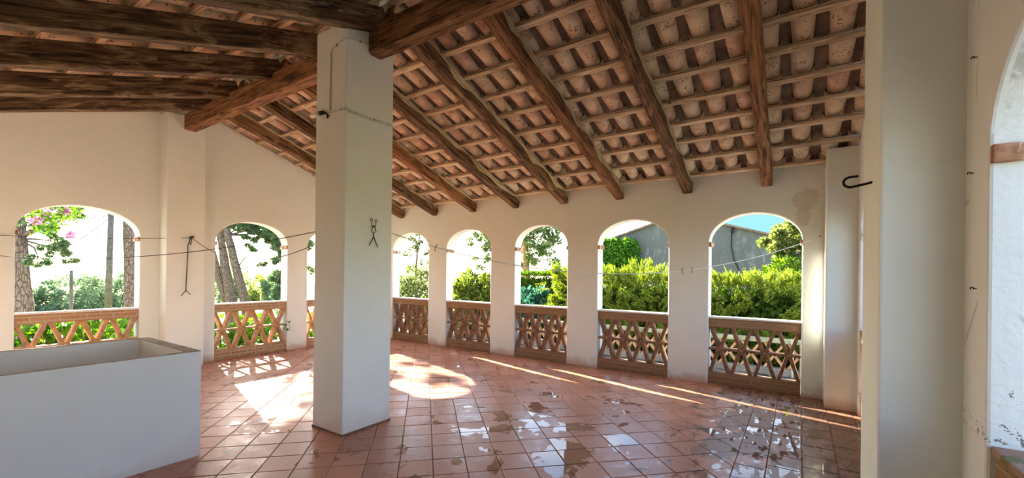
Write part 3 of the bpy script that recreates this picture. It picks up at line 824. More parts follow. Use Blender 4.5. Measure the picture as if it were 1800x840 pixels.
# knotted green cord
def green_cord():
    t = thing('hanging_cord', 'dark green knotted cord hanging down the gable pilaster to a forked end', 'cord', (-8.185, 2.905, 2.10))
    m = MB(); pts = [(0.012, 0, 0.02), (0.02, -0.02, -0.03), (0.012, -0.045, -0.12), (0.01, -0.05, -0.3), (0.012, -0.058, -0.55), (0.01, -0.066, -0.78), (0.012, -0.068, -0.86)]
    m.tube(pts, 0.007, 7); m.build('strand', M['green_cord'], t)
    m = MB(); m.tube([(0.014, -0.02, 0.012), (0.024, -0.03, -0.06), (0.02, -0.012, -0.12), (0.016, 0.0, -0.05), (0.014, 0.0, 0.01)], 0.006, 7); m.build('loop', M['green_cord'], t)
    for dy in (-0.062, 0.068):
        m = MB(); m.tube([(0.012, -0.068, -0.85), (0.014, -0.068+dy*0.5, -0.885), (0.016, -0.068+dy, -0.915 - (0.02 if dy < 0 else 0))], 0.006, 6); m.build('tail', M['green_cord'], t)
    m = MB(); m.tube([(0.012, -0.02, 0.005), (0.02, 0.0, 0.016), (0.012, 0.03, 0.022)], 0.014, 8); m.build('knot', M['green_cord'], t)
green_cord()
# iron hook on the near pier
def iron_hook():
    m = MB(); pts = [(0.012, 0, 0.006), (-0.03, 0, -0.004)]
    cx, cz, rr = -0.085, 0.012, 0.026
    for k in range(11):
        a = R(-80 - k*19); pts.append((cx + 0.006*0 + rr*1.15*math.cos(a), 0.0, cz + rr*math.sin(a)))
    pts += [(-0.055, 0, 0.040)]
    m.tube(pts, 0.0065, 8); o = m.build('iron_hook', M['iron'], loc=(0.30, 2.80, 2.073)); tag(o, 'black iron U-shaped hook sticking out of the near pier', 'hook', None, 'thing')
iron_hook()
# iron hanger figure on the column
def hanger():
    t = thing('wire_hanger', 'small rusty wire figure with two rings and splayed legs on the column face', 'hanger', (COLX1+0.006, 2.88, 2.015))
    t.scale = (1, 0.87, 0.87)
    w = 0.004
    P = lambda y, z, x=0.012: (x, y, z)
    for sg in (-1, 1):
        m = MB(); cy, cz = sg*0.033, 0.120-0.004*sg
        m.tube([P(cy+0.016*math.cos(R(a)), cz+0.016*math.sin(R(a))) for a in range(0, 361, 24)], 0.0032, 6); m.build('ring', M['bronze'], t)
        m = MB(); m.tube([P(sg*0.030, 0.104), P(sg*0.026, 0.058), P(sg*0.014, 0.052)], 0.0035, 6); m.build('neck', M['bronze'], t)
        m = MB(); m.tube([P(sg*0.012, 0.050), P(sg*0.034, -0.012), P(0, -0.030)], 0.0045, 6); m.build('arm', M['bronze'], t)
        m = MB(); m.tube([P(0, -0.072), P(sg*0.062, -0.185-0.006*sg)], 0.005, 6); m.build('leg', M['bronze'], t)
    m = MB(); m.tube([P(0, -0.026), P(0, -0.078)], 0.0055, 6); m.build('stem', M['bronze'], t)
    m = MB(); m.tube([P(-0.026, 0.052), P(0.026, 0.052)], 0.005, 6); m.build('crossbar', M['bronze'], t)
    m = MB(); m.tube([(-0.008, 0, 0.045), (0.014, 0, 0.045)], 0.005, 6); m.build('fixing_pin', M['bronze'], t)
hanger()
# old cable run on the column
def cable_run():
    t = thing('electric_cable', 'old painted electric cable clipped around the upper part of the column', 'cable', (COLX1, 2.55, 0))
    yl = -0.008
    m = MB(); m.tube([(0.008, 0.262, 3.885), (0.008, 0.13, 3.87), (0.010, yl, 3.836), (-0.12, yl, 3.825), (-0.215, yl, 3.80), (-0.238, yl, 3.76), (-0.243, yl, 3.5), (-0.248, yl, 3.19)], 0.0065, 7); m.build('upper_run', M['cable'], t)
    m = MB(); m.tube([(-0.27, yl-0.004, 3.165), (-0.2, yl, 3.158), (-0.05, yl, 3.165), (0.010, yl, 3.152), (0.009, 0.25, 3.155), (0.009, 0.585, 3.158)], 0.0075, 7); m.build('lower_run', M['cable'], t)
    m = MB(); m.tube([(0.008, 0.02, 3.138), (0.008, 0.3, 3.136), (0.008, 0.585, 3.14)], 0.004, 6); m.build('thin_wire', M['cable'], t)
    m = MB(); m.tube([(-0.55, -0.015, 3.19), (-0.40, -0.015, 3.188)], [0.022, 0.026], 10); o = m.build('insulator', M['limewash'], t); o['label'] = 'white porcelain insulator'
    m = MB(); m.tube([(-0.40, -0.015, 3.188), (-0.34, -0.015, 3.186)], 0.019, 8); m.tube([(-0.34, -0.014, 3.186), (-0.30, -0.014, 3.17), (-0.27, -0.012, 3.14), (-0.285, -0.012, 3.12)], 0.010, 6); o = m.build('clamp', M['bronze'], t); o['label'] = 'dark rusty clamp'
    for p in ((-0.14, yl-0.004, 3.80), (0.016, 0.14, 3.858), (-0.05, yl-.004, 3.152), (0.014, 0.32, 3.145)):
        m = MB(); m.tube([p, (p[0], p[1]+0.006, p[2]+0.012)], 0.006, 6); m.build('clip', M['bronze'], t)
cable_run()

# ------------------------------------------------------------------ outside
def ground():
    mb = MB()
    xs = [-140, -60, -30, -14, XA-0.3, 4, 20, 60]; ys = [-60, -10, 7.1, 11, 20, 60, 140]
    def gz(x, y): return GROUND - (0 if x > -14 else (-14-x)*0.05)
    V = [(x, y, gz(x, y)) for x in xs for y in ys]; n = len(ys)
    mb.add(V, [(i*n+j, (i+1)*n+j, (i+1)*n+j+1, i*n+j+1) for i in range(len(xs)-1) for j in range(n-1)])
    o = mb.build('ground', M['ground']); tag(o, 'dry grassy garden and meadow outside the gallery', 'ground', kind='structure')
    m = MB(); m.box((-9.5, YB+0.22, GROUND-0.1), (6, 10.72, GROUND+0.04)); o = m.build('path', M['paving']); tag(o, 'crazy-paved stone terrace below the arcade', 'terrace', kind='structure')
ground()
# far terrace balustrade
def terrace_balustrade():
    t = thing('terrace_balustrade', 'lichened lattice balustrade at the far edge of the paved terrace', 'balustrade', (-8.6, 10.8, GROUND))
    L = 10.6; zk, zt = 0.17, 0.80
    m = MB(); m.box((0, -0.05, -0.02), (L, 0.22, zk)); m.build('kerb', M['kerb'], t, bevel=0.015)
    m = MB(); m.box((0, -0.03, zt-0.09), (L, 0.2, zt)); m.build('coping', M['lichen'], t, bevel=0.015)
    n = 24; p = L/n
    for i in range(n):
        for sg in (-1, 1):
            m = MB(); c = (i+0.5)*p
            m.bar((c-sg*(p/2-0.03), 0.085, zk-0.005), (c+sg*(p/2-0.03), 0.085+0.002*sg, zt-0.085), 0.13, 0.05, (0, 1, 0)) if False else m.bar((c-sg*(p/2-0.03), 0.085, zk-0.005), (c+sg*(p/2-0.03), 0.085, zt-0.085), 0.05, 0.13, (0, 1, 0))
            m.build('lattice_strut', M['strut'], t, bevel=0.006, seg=1)
    m = MB(); m.tube([(8.50, -0.12, 0), (8.50, -0.12, 0.78)], 0.022, 10); o = m.build('upright_pipe', M['limewash'], t); o['label'] = 'white upright pipe'
    m = MB(); m.box((8.62, -0.08, 0), (9.25, 0.3, 0.72)); o = m.build('pier', M['stone'], t, bevel=0.02); o['label'] = 'rubble stone pier'
terrace_balustrade()

# ---- foliage
def leaf_mesh(name, C, Dr, Ln, Wd, seed=0, fold=0.0):
    """one mesh of diamond leaves: C centres, Dr directions (n,3), Ln lengths, Wd widths"""
    g = np.random.default_rng(seed); n = len(C)
    Dr = Dr/np.maximum(np.linalg.norm(Dr, axis=1, keepdims=True), 1e-6)
    rv = g.normal(size=(n, 3)); S = np.cross(Dr, rv); S /= np.maximum(np.linalg.norm(S, axis=1, keepdims=True), 1e-6)
    Ln = np.broadcast_to(np.asarray(Ln), (n,))[:, None]; Wd = np.broadcast_to(np.asarray(Wd), (n,))[:, None]
    V = np.stack([C, C+Dr*Ln*.45+S*Wd*.5, C+Dr*Ln, C+Dr*Ln*.45-S*Wd*.5], axis=1).reshape(-1, 3)
    me = D.meshes.new(name); me.vertices.add(4*n); me.vertices.foreach_set('co', V.astype(np.float32).ravel())
    me.loops.add(4*n); me.loops.foreach_set('vertex_index', np.arange(4*n, dtype=np.int32))
    me.polygons.add(n); me.polygons.foreach_set('loop_start', np.arange(0, 4*n, 4, dtype=np.int32)); me.polygons.foreach_set('loop_total', np.full(n, 4, dtype=np.int32))
    me.update(); me.validate(); return me

def fluffy(n, centre, rad, seed, shell=0.55):
    """random points biased to the surface of an ellipsoid, with outward directions"""
    g = np.random.default_rng(seed); d = g.normal(size=(n, 3)); d /= np.linalg.norm(d, axis=1, keepdims=True)
    r = shell + (1-shell)*g.random((n, 1))**0.6
    return np.array(centre) + d*r*np.array(rad), d

def lumpy_bush(centre, rad, nb, nl, lsize, seed, droop=0.2, zmin=None, wr=0.45):
    """bush = many small leaf clusters on an ellipsoid"""
    g = np.random.default_rng(seed); Cs, Ds = fluffy(nb, centre, rad, seed, 0.45)
    br = min(rad)*0.28*(0.6+0.8*g.random(nb))
    idx = g.integers(0, nb, nl); d = g.normal(size=(nl, 3)); d /= np.linalg.norm(d, axis=1, keepdims=True)
    C = Cs[idx] + d*(br[idx]*g.random(nl)**0.45)[:, None]
    Dr = d*0.8 + Ds[idx]*0.6 + g.normal(size=(nl, 3))*0.35; Dr[:, 2] += 0.25-droop
    if zmin is not None:
        k = C[:, 2] > zmin; C, Dr = C[k], Dr[k]; nl = len(C)
    L = lsize*(0.6+0.8*g.random(nl))
    return C, Dr, L, L*wr

def sprays(C, Dr, seed, n=12, length=0.28, leaf=0.07, wr=0.35):
    """feathery conifer sprays: leaves strung along arching stems"""
    g = np.random.default_rng(seed); m = len(C)
    Dr = Dr/np.linalg.norm(Dr, axis=1, keepdims=True)
    t = (np.arange(n)+0.5)/n
    Ls = length*(0.6+0.8*g.random(m))
    S = g.normal(size=(m, 3)); S = np.cross(Dr, S); S /= np.linalg.norm(S, axis=1, keepdims=True)
    P = C[:, None, :] + Dr[:, None, :]*(Ls[:, None]*t)[:, :, None]
    P[:, :, 2] -= (0.10*Ls[:, None]*t[None, :]**2)
    sg = np.where(np.arange(n) % 2 == 0, 1.0, -1.0)
    spread = (1-t*0.75)
    L = Dr[:, None, :]*0.9 + S[:, None, :]*(sg*0.75*spread)[None, :, None] + g.normal(size=(m, n, 3))*0.12
    LL = np.broadcast_to(leaf*(1.15-0.6*t)[None, :], (m, n))*(0.8+0.4*g.random((m, n)))
    return P.reshape(-1, 3), L.reshape(-1, 3), LL.ravel(), LL.ravel()*wr

def trunk(name, pts, r, mat, parent, n=12, wob=0.18, seed=0):
    m = MB(); P = [Vector(p) for p in pts]
    Q = []; Rr = []
    N = 5
    for i in range(len(P)-1):
        for k in range(N):
            f = k/N; Q.append(P[i].lerp(P[i+1], f)); Rr.append(r[i]*(1-f)+r[i+1]*f)
    Q.append(P[-1]); Rr.append(r[-1])
    m.tube(Q, Rr, n, wob=wob, seed=seed); return m.build(name, mat, parent)

def plant(name, label, cat, loc, group=None):
    return thing(name, label, cat, loc, 0, group)

def juniper(name, label, x0, x1, y0, y1, ztop, seed, nsp, mat='juniper', lf=0.075, ln=0.34, lump=0.25, cat='hedge', loc=None):
    """ragged conifer hedge occupying a box, feathery tips upwards"""
    g = np.random.default_rng(seed)
    t = plant(name, label, cat, ((x0+x1)/2, (y0+y1)/2, GROUND))
    o = Vector(t.location)
    n1 = int(nsp*0.5)
    # top surface
    X = g.uniform(x0, x1, n1); Yv = g.uniform(y0, y1, n1)
    H = np.array([ztop + lump*mnoise.noise(Vector((x*1.6, y*1.6, seed))) + 0.4*lump*mnoise.noise(Vector((x*5, y*5, seed))) for x, y in zip(X, Yv)])
    C1 = np.stack([X, Yv, H-ln*0.55-0.25*lump*g.random(n1)], 1); D1 = g.normal(size=(n1, 3))*0.45; D1[:, 2] = np.abs(D1[:, 2])+0.75; D1[:, 1] -= 0.35
    # front face (towards the arcade) and ends
    n2 = nsp-n1; X = g.uniform(x0, x1, n2); Z = g.uniform(GROUND+0.05, ztop-0.1, n2)
    F = np.array([y0 + lump*0.9*mnoise.noise(Vector((x*2.0, z*2.6, seed+9))) for x, z in zip(X, Z)])
    C2 = np.stack([X, F+0.12*g.random(n2), Z], 1); D2 = g.normal(size=(n2, 3))*0.5; D2[:, 1] -= 0.75; D2[:, 2] += 0.35
    # gather the sprays into plumes that share a direction
    Ca, Da = np.concatenate([C1, C2]), np.concatenate([D1, D2]); npl = max(10, nsp//16)
    pick = g.choice(len(Ca), npl, replace=False); Pc, Pd = Ca[pick], Da[pick]/np.linalg.norm(Da[pick], axis=1, keepdims=True)
    near = np.argmin(((Ca[:, None, :]-Pc[None])**2).sum(2), axis=1)
    if lump > 0.1:
        Da = Pd[near]*1.0 + Da*0.22
        Ca = Pc[near]*0.35 + Ca*0.65 + Pd[near]*(g.random((len(Ca), 1))*0.16*(1+lump))
    C, Dr, L, W = sprays(Ca, Da, seed, 14, ln, lf)
    link('foliage', leaf_mesh('foliage', C-np.array(o), Dr, L, W, seed), M[mat], t)
    # dark inner mass of twigs
    m = MB(); nx = max(2, int((x1-x0)/0.35))
    for i in range(nx+1):
        x = x0+(x1-x0)*i/nx
        for k in range(3):
            y = y0+(y1-y0)*(0.35+0.25*k)
            m.tube([Vector((x, y, GROUND))-o, Vector((x+g.uniform(-.15, .15), y+g.uniform(-.1, .1), ztop*0.4))-o, Vector((x+g.uniform(-.25, .25), y-0.1, ztop-0.25))-o], [0.03, 0.02, 0.006], 5)
    m.build('stems', M['branch'], t)
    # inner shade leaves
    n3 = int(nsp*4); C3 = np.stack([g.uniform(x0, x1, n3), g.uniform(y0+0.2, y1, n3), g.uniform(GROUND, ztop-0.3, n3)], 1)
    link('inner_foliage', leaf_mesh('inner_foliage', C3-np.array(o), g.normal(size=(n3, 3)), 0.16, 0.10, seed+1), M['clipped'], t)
    return t

def bush(name, label, cat, centre, rad, nl, lsize, mat, seed, stems=4, nb=None, wr=0.45, extra=None, group=None):
    c = Vector(centre); t = plant(name, label, cat, (c.x, c.y, GROUND), group); o = np.array(t.location)
    zmin = GROUND+0.02
    C, Dr, L, W = lumpy_bush(centre, rad, nb or 60, nl, lsize, seed, zmin=zmin, wr=wr)
    link('foliage', leaf_mesh('foliage', C-o, Dr, L, W, seed), M[mat], t)
    g = random.Random(seed)
    for k in range(stems):
        a = g.uniform(0, 6.28); e = Vector((rad[0]*0.6*math.cos(a), rad[1]*0.6*math.sin(a), c.z+rad[2]*g.uniform(0, 0.6)-GROUND))
        m = MB(); m.tube([(0.05*math.cos(a), 0.05*math.sin(a), -0.02), (e.x*0.35, e.y*0.35, e.z*0.45), e], [0.03, 0.02, 0.006], 6); m.build('stem', M['branch'], t)
    return t

# hedge row beyond the terrace
juniper('juniper_hedge', 'bright green feathery conifer hedge in the widest arch, beyond the terrace balustrade', -2.05, 3.2, 11.55, 12.9, 1.50, 41, 5200)
juniper('juniper_hedge', 'tall shaggy yellow-green conifer hedge below the ivy-grown building', -5.1, -2.3, 11.6, 12.8, 1.50, 42, 3200, lump=0.5)
juniper('juniper_shrub', 'upright pale juniper at the end of the clipped hedge', -6.25, -5.45, 11.5, 12.2, 1.62, 43, 1100, lump=0.3, cat='shrub')
juniper('clipped_hedge', 'flat-topped dark clipped hedge behind the round blue-green bush', -10.6, -7.0, 14.6, 16.0, 1.62, 44, 4200, mat='clipped', lf=0.07, ln=0.22, lump=0.06)
bush('round_bush', 'round blue-green bush in front of the clipped hedge', 'bush', (-7.05, 11.7, 0.35), (0.62, 0.6, 0.80), 9000, 0.10, 'bluebush', 45, wr=0.6)
bush('bush', 'yellow-green leafy bush seen through the second arch from the column', 'bush', (-9.0, 11.2, 0.55), (1.15, 0.8, 1.05), 9500, 0.13, 'bushy', 46, nb=70)
bush('bush', 'olive-green loose bush in the arch next to the column', 'bush', (-11.7, 11.2, 0.5), (1.2, 0.8, 1.25), 9000, 0.11, 'olive', 47, nb=70)
bush('bush', 'low dark green bush on the terrace edge beside the second arch', 'bush', (-10.6, 10.6, 0.1), (0.8, 0.5, 0.6), 4000, 0.10, 'clipped', 48)

# ---- trees
def branchy_tree(name, label, cat, base, pts, rads, mat_bark, clusters, nl, lsize, mat_leaf_, seed, wr=0.3, group=None, twigs=True, wob=0.18, flat=1.0, open_=1.0):
    """trunk polyline (world), leaf clusters [(centre, radius)], a branch to every cluster"""
    t = plant(name, label, cat, base, group); o = np.array(t.location); ov = Vector(o)
    tk = trunk('trunk', [Vector(p)-ov for p in pts], rads, mat_bark, t, seed=seed, wob=wob)
    g = np.random.default_rng(seed)
    Cs, Ds, Ls = [], [], []
    for (c, r) in clusters:
        c = np.array(c, float); n = int(nl*r*r)
        sub = max(4, int(9*r*open_**2)); sc, sd = fluffy(sub, c, (r, r, r*0.7*flat), int(g.integers(1e6)), 0.4)
        idx = g.integers(0, sub, n); d = g.normal(size=(n, 3)); d /= np.linalg.norm(d, axis=1, keepdims=True)
        P = sc[idx] + d*(r*0.38/open_**0.7*g.random(n)**0.5)[:, None]*np.array([1, 1, 0.75*flat])
        Cs.append(P); Ds.append(d + sd[idx]*0.5 + g.normal(size=(n, 3))*0.3); Ls.append(lsize*(0.6+0.8*g.random(n)))
        if twigs:
            near = min(pts, key=lambda p: (Vector(p)-Vector(c)).length + 0.6*max(0, p[2]-c[2]))
            mid = Vector(near).lerp(Vector(c), 0.5) + Vector((g.uniform(-.15, .15), g.uniform(-.15, .15), 0.12*r))
            m = MB(); br = 0.05*min(1.4, r+0.35)
            m.tube([Vector(near)-ov, mid-ov, Vector(c)-ov], [br, br*0.65, br*0.25], 7, wob=0.2, seed=seed)
            for s_ in sc[:6]:
                m.tube([Vector(c).lerp(mid, 0.25)-ov, Vector(s_)-ov], [br*0.35, br*0.10], 5)
            m.build('branch', mat_bark, tk)
    if Cs:
        C = np.concatenate(Cs)-o; Dr = np.concatenate(Ds); L = np.concatenate(Ls)
        link('crown', leaf_mesh('crown', C, Dr, L, L*wr, seed), M[mat_leaf_], t)
    return t

# pines close to the gable wall
branchy_tree('pine_tree', 'thick pine trunk at the edge of the big arch with a leafy low branch', 'tree', (-14, 1.85, GROUND),
    [(-14.02, 1.98, GROUND-0.1), (-14, 1.90, 0.2), (-14, 1.86, 0.8), (-14, 1.80, 2.2), (-14.0, 1.70, 4.2), (-13.9, 1.6, 7.0)], [0.27, 0.23, 0.19, 0.135, 0.12, 0.07], M['bark'],
    [((-13.0, 1.95, 2.55), 0.30), ((-12.8, 2.35, 2.98), 0.33), ((-12.7, 2.75, 3.08), 0.28), ((-13.2, 2.15, 2.15), 0.24), ((-13.3, 2.0, 1.78), 0.22), ((-13.2, 2.45, 1.82), 0.16), ((-13.0, 2.35, 2.75), 0.26), ((-13.4, 1.95, 3.0), 0.35), ((-13.1, 2.25, 1.95), 0.20), ((-14, 1.2, 7.0), 1.2)], 42000, 0.06, 'pine', 61, wr=0.22, open_=2.0)
branchy_tree('pine_tree', 'bare pine trunk beside the tall pole in the big arch', 'tree', (-15, 4.0, GROUND),
    [(-15, 4.05, GROUND-0.1), (-15, 4.02, 0.4), (-15, 3.98, 1.4), (-15, 3.94, 2.4), (-15, 3.92, 3.2), (-15.05, 4.0, 5.5), (-15, 4.1, 8)], [0.23, 0.19, 0.175, 0.155, 0.14, 0.12, 0.07], M['bark'],
    [((-15.2, 3.6, 7.6), 1.3), ((-14.6, 4.9, 7.9), 1.3)], 2500, 0.12, 'pine', 62, wr=0.16)
pin = 'leaning pines seen through the middle arch of the gable wall'
branchy_tree('pine_tree', 'leaning pine, outermost trunk of three in the middle gable arch', 'tree', (-17.3, 7.3, GROUND),
    [(-17.3, 7.55, GROUND-0.1), (-17.3, 7.30, 0.45), (-17.3, 6.92, 1.65), (-17.3, 6.7, 2.4), (-17.3, 6.2, 4.5)], [0.20, 0.165, 0.135, 0.12, 0.07], M['bark'],
    [((-17, 6.3, 3.9), 0.5), ((-17.2, 6.0, 4.6), 0.9)], 3600, 0.11, 'pine', 63, wr=0.16, group=pin)
branchy_tree('pine_tree', 'leaning pine, middle trunk of three in the middle gable arch', 'tree', (-17, 7.35, GROUND),
    [(-17, 7.45, GROUND-0.1), (-17, 7.27, 0.5), (-17, 7.10, 1.6), (-17, 6.95, 2.5), (-17, 6.85, 3.3), (-17, 6.7, 5)], [0.19, 0.165, 0.145, 0.125, 0.11, 0.07], M['bark'],
    [((-16.8, 7.0, 3.65), 0.40), ((-16.5, 7.5, 3.45), 0.35), ((-16.6, 5.3, 5.9), 0.8)], 4200, 0.11, 'pine', 64, wr=0.16, group=pin)
branchy_tree('pine_tree', 'leaning pine with spreading crown, innermost trunk of three in the middle gable arch', 'tree', (-16.7, 7.7, GROUND),
    [(-16.7, 7.85, GROUND-0.1), (-16.7, 7.60, 0.5), (-16.7, 7.32, 1.6), (-16.7, 7.02, 2.8), (-16.7, 6.9, 3.5), (-16.7, 6.7, 5)], [0.20, 0.165, 0.135, 0.115, 0.10, 0.07], M['bark'],
    [((-16.5, 7.45, 3.15), 0.34), ((-16.4, 7.9, 3.05), 0.40), ((-16.3, 8.35, 2.9), 0.45), ((-16.4, 8.0, 3.6), 0.45), ((-16.5, 7.75, 2.4), 0.20), ((-16.2, 7.95, 1.8), 0.14), ((-16.4, 8.7, 3.3), 0.4), ((-16.6, 6.0, 6.2), 0.55), ((-16.8, 6.9, 6.3), 0.40), ((-16.5, 7.1, 3.3), 0.4), ((-16.3, 7.6, 2.75), 0.25), ((-16.6, 7.5, 5.5), 0.22), ((-16.6, 8.0, 6.0), 0.30), ((-16.6, 8.3, 5.4), 0.2)], 26000, 0.08, 'pine', 65, wr=0.26, open_=1.9, group=pin)
branchy_tree('evergreen_tree', 'dark evergreen hanging over the inner side of the middle gable arch', 'tree', (-15.6, 8.6, GROUND),
    [(-15.6, 8.7, GROUND-0.1), (-15.6, 8.65, 1.0), (-15.6, 8.6, 2.5), (-15.6, 8.5, 4)], [0.13, 0.11, 0.09, 0.05], M['branch'],
    [((-15.4, 8.05, 3.1), 0.45), ((-15.3, 8.0, 2.55), 0.36), ((-15.5, 8.2, 2.0), 0.34), ((-15.5, 8.15, 1.35), 0.34), ((-15.6, 8.4, 0.8), 0.45), ((-15.7, 8.15, 0.2), 0.35), ((-15.6, 8.7, 2.6), 0.6), ((-15.6, 8.8, 1.4), 0.6), ((-15.4, 8.2, 3.7), 0.5)], 9000, 0.10, 'pine', 66, wr=0.35, open_=1.3)
branchy_tree('evergreen_tree', 'dark shrubby tree glimpsed between the column and the corner pier', 'tree', (-13.5, 9.2, GROUND),
    [(-13.5, 9.2, GROUND-0.1), (-13.5, 9.2, 1.4), (-13.5, 9.2, 2.8)], [0.10, 0.08, 0.05], M['branch'],
    [((-13.5, 9.0, 1.9), 0.5), ((-13.5, 9.3, 1.2), 0.55), ((-13.5, 9.0, 0.5), 0.5), ((-13.5, 9.5, 2.5), 0.4)], 3000, 0.10, 'olive', 67)
# bougainvillea by the big arch
def bougainvillea():
    t = plant('bougainvillea', 'pink bougainvillea spray hanging in the top corner of the big arch', 'flowering vine', (-10.6, 1.25, GROUND)); o = np.array(t.location)
    m = MB(); P = [(-10.6, 1.0, GROUND), (-10.7, 0.85, 1.0), (-10.8, 1.0, 2.2), (-11.0, 1.55, 2.65), (-11.2, 2.0, 2.72), (-11.2, 2.25, 2.60)]
    m.tube([Vector(p)-Vector(o) for p in P], [0.03, 0.025, 0.02, 0.014, 0.010, 0.005], 6); m.build('stem', M['branch'], t)
    g = np.random.default_rng(5)
    def cl(cs, n, r, ls, nm, mt, sd, wr):
        C = np.concatenate([np.array(c)+g.normal(size=(n, 3))*r for c in cs]); 
        link(nm, leaf_mesh(nm, C-o, g.normal(size=C.shape), ls, ls*wr, sd), M[mt], t)
    for q_ in [(-11.1, 1.78, 2.56), (-11.15, 2.0, 2.62), (-11.1, 1.62, 2.42), (-11.2, 2.08, 2.2)]: cl([q_], 170, 0.030, 0.055, 'flower_cluster', 'petal', 71, 0.8)
    cl([(-11.1, 1.6, 2.55), (-11.15, 1.9, 2.66), (-11.1, 1.85, 2.45), (-11.2, 2.1, 2.62), (-11.1, 1.75, 2.30)], 110, 0.09, 0.07, 'leaves', 'vine', 72, 0.6)
bougainvillea()
# vines climbing the outside of the gable-wall balustrades
def vine(name, label, y0, y1, ztop, n, seed):
    t = plant(name, label, 'vine', (-9.25, (y0+y1)/2, GROUND)); o = np.array(t.location); g = np.random.default_rng(seed)
    Y = g.uniform(y0, y1, n); Z = GROUND + (ztop-GROUND)*g.random(n)**0.75
    X = -9.25 - 0.5*g.random(n) + 0.12*np.array([mnoise.noise(Vector((a*2, b*2, seed))) for a, b in zip(Y, Z)])
    k = Z < ztop - 0.16 + 0.35*np.array([mnoise.noise(Vector((a*2.6, 3, seed))) for a in Y]); X, Y, Z = X[k], Y[k], Z[k]
    Dr = g.normal(size=(len(X), 3))*0.7; Dr[:, 2] -= 0.5; Dr[:, 0] += 0.5
    L = 0.12*(0.6+0.7*g.random(len(X)))
    link('foliage', leaf_mesh('foliage', np.stack([X, Y, Z], 1)-o, Dr, L, L*0.85, seed), M['vine'], t)
    for i in range(8):
        y = y0+(y1-y0)*(i+0.5)/8; m = MB()
        m.tube([Vector((-9.3, y, GROUND-0.02))-Vector(o), Vector((-9.35, y+0.1, GROUND+0.6))-Vector(o), Vector((-9.15, y-0.05, ztop-0.1))-Vector(o)], [0.014, 0.010, 0.004], 5); m.build('stem', M['branch'], t)
vine('climbing_vine', 'broad-leaved green vine behind the balustrade of the big arch', 0.9, 2.6, 0.98, 2600, 73)
vine('climbing_vine', 'sunlit green vine behind the balustrade below the leaning pines', 3.2, 4.85, 0.80, 1900, 74)
vine('climbing_vine', 'green vine behind the corner balustrade beside the column', 4.95, 6.6, 0.80, 1100, 75)
def tendril():
    t = plant('vine_shoot', 'loose vine shoot poking through the balustrade below the leaning pines', 'vine', (-8.42, 4.60, 0.45))
    o = np.array(t.location); g = np.random.default_rng(8)
    m = MB(); m.tube([(-0.2, 0.02, -0.1), (-0.05, 0.0, 0.0), (0.03, 0.03, 0.1), (0.02, 0.08, -0.05)], 0.004, 5); m.build('stem', M['branch'], t)
    C = np.array([(-0.03, 0.0, 0.02), (0.0, 0.02, 0.07), (0.03, 0.04, 0.1), (0.03, 0.06, 0.02), (0.02, 0.08, -0.05), (0.0, 0.03, -0.06), (-0.02, 0.05, 0.12), (0.04, 0.02, -0.02)])
    link('leaves', leaf_mesh('leaves', C, g.normal(size=C.shape), 0.07, 0.05, 4), M['vine'], t)
tendril()

# poles and wires
def wood_pole(name, label, x, y, top, r0, r1, lean=0.0):
    m = MB(); z0 = GROUND-(-14-x)*0.05-0.15
    m.tube([(x, y, z0), (x, y+lean*0.4, z0+(top-z0)*0.5), (x, y+lean, top)], [r0, (r0+r1)/2, r1], 12, wob=0.06)
    return tag(m.build(name, M['pole']), label, 'pole', None, 'thing')
wood_pole('utility_pole', 'tall wooden utility pole carrying wires, in the big arch', -24, 5.60, 3.9, 0.13, 0.10, 0.06)
wood_pole('wooden_post', 'short plain wooden post left of the utility pole', -20, 3.75, 1.5, 0.055, 0.045)
line('overhead_wire', cat((-24, 5.66, 3.8), (-26, 1.0, 2.9), 0.15), 0.022, M['wire_dark'], 'thin overhead wire slanting down from the utility pole', 'wire')
line('overhead_wire', cat((-24, 5.66, 3.75), (-30, 4.9, 2.1), 0.1), 0.02, M['wire_dark'], 'thin stay wire running back from the utility pole', 'wire')

# tree line across the meadow: one tree at a time
gt = 'trees of the far tree line'
tl = [(-62, 6.6, 1.9, 'far', 'in the big arch next to the thick trunk'), (-58, 9.0, 1.6, 'far', 'in the big arch, low and rounded'), (-60, 11.5, 2.5, 'far', 'in the big arch behind the short post'),
      (-63, 13.6, 1.9, 'far', 'in the big arch between post and pole'), (-66, 16.0, 2.2, 'far', 'in the big arch behind the utility pole'), (-70, 19.0, 2.7, 'far', 'in the big arch beside the bare trunk'),
      (-58, 23.4, 2.3, 'far', 'in the middle gable arch behind the leaning trunks'), (-60, 27.0, 2.7, 'far_gold', 'in the middle gable arch, golden green'), (-62, 30.0, 2.5, 'far_gold', 'in the middle gable arch, sunlit and round'),
      (-56, 30.2, 2.3, 'far', 'in the middle gable arch, blue-green in front'), (-64, 35.0, 2.8, 'far', 'in the middle gable arch behind the dark evergreen'), (-60, 3.5, 2.0, 'far', 'in the big arch, half hidden by the wall')]
for i, (x, y, r, mt, lab) in enumerate(tl):
    zb = GROUND-(-14-x)*0.05
    t = plant('distant_tree', 'distant tree of the tree line, ' + lab, 'tree', (x, y, zb), gt); o = np.array(t.location)
    C, Dr, L, W = lumpy_bush((x, y, zb+r*0.72), (r*1.15, r*1.15, r*0.80), 46, 4200, 0.30, 300+i, zmin=zb)
    link('crown', leaf_mesh('crown', C-o, Dr, L, W, i), M[mt], t)
    m = MB(); m.tube([(0, 0, -0.1), (0.05, 0.05, r*0.6)], [0.16, 0.09], 8); m.build('trunk', M['branch'], t)
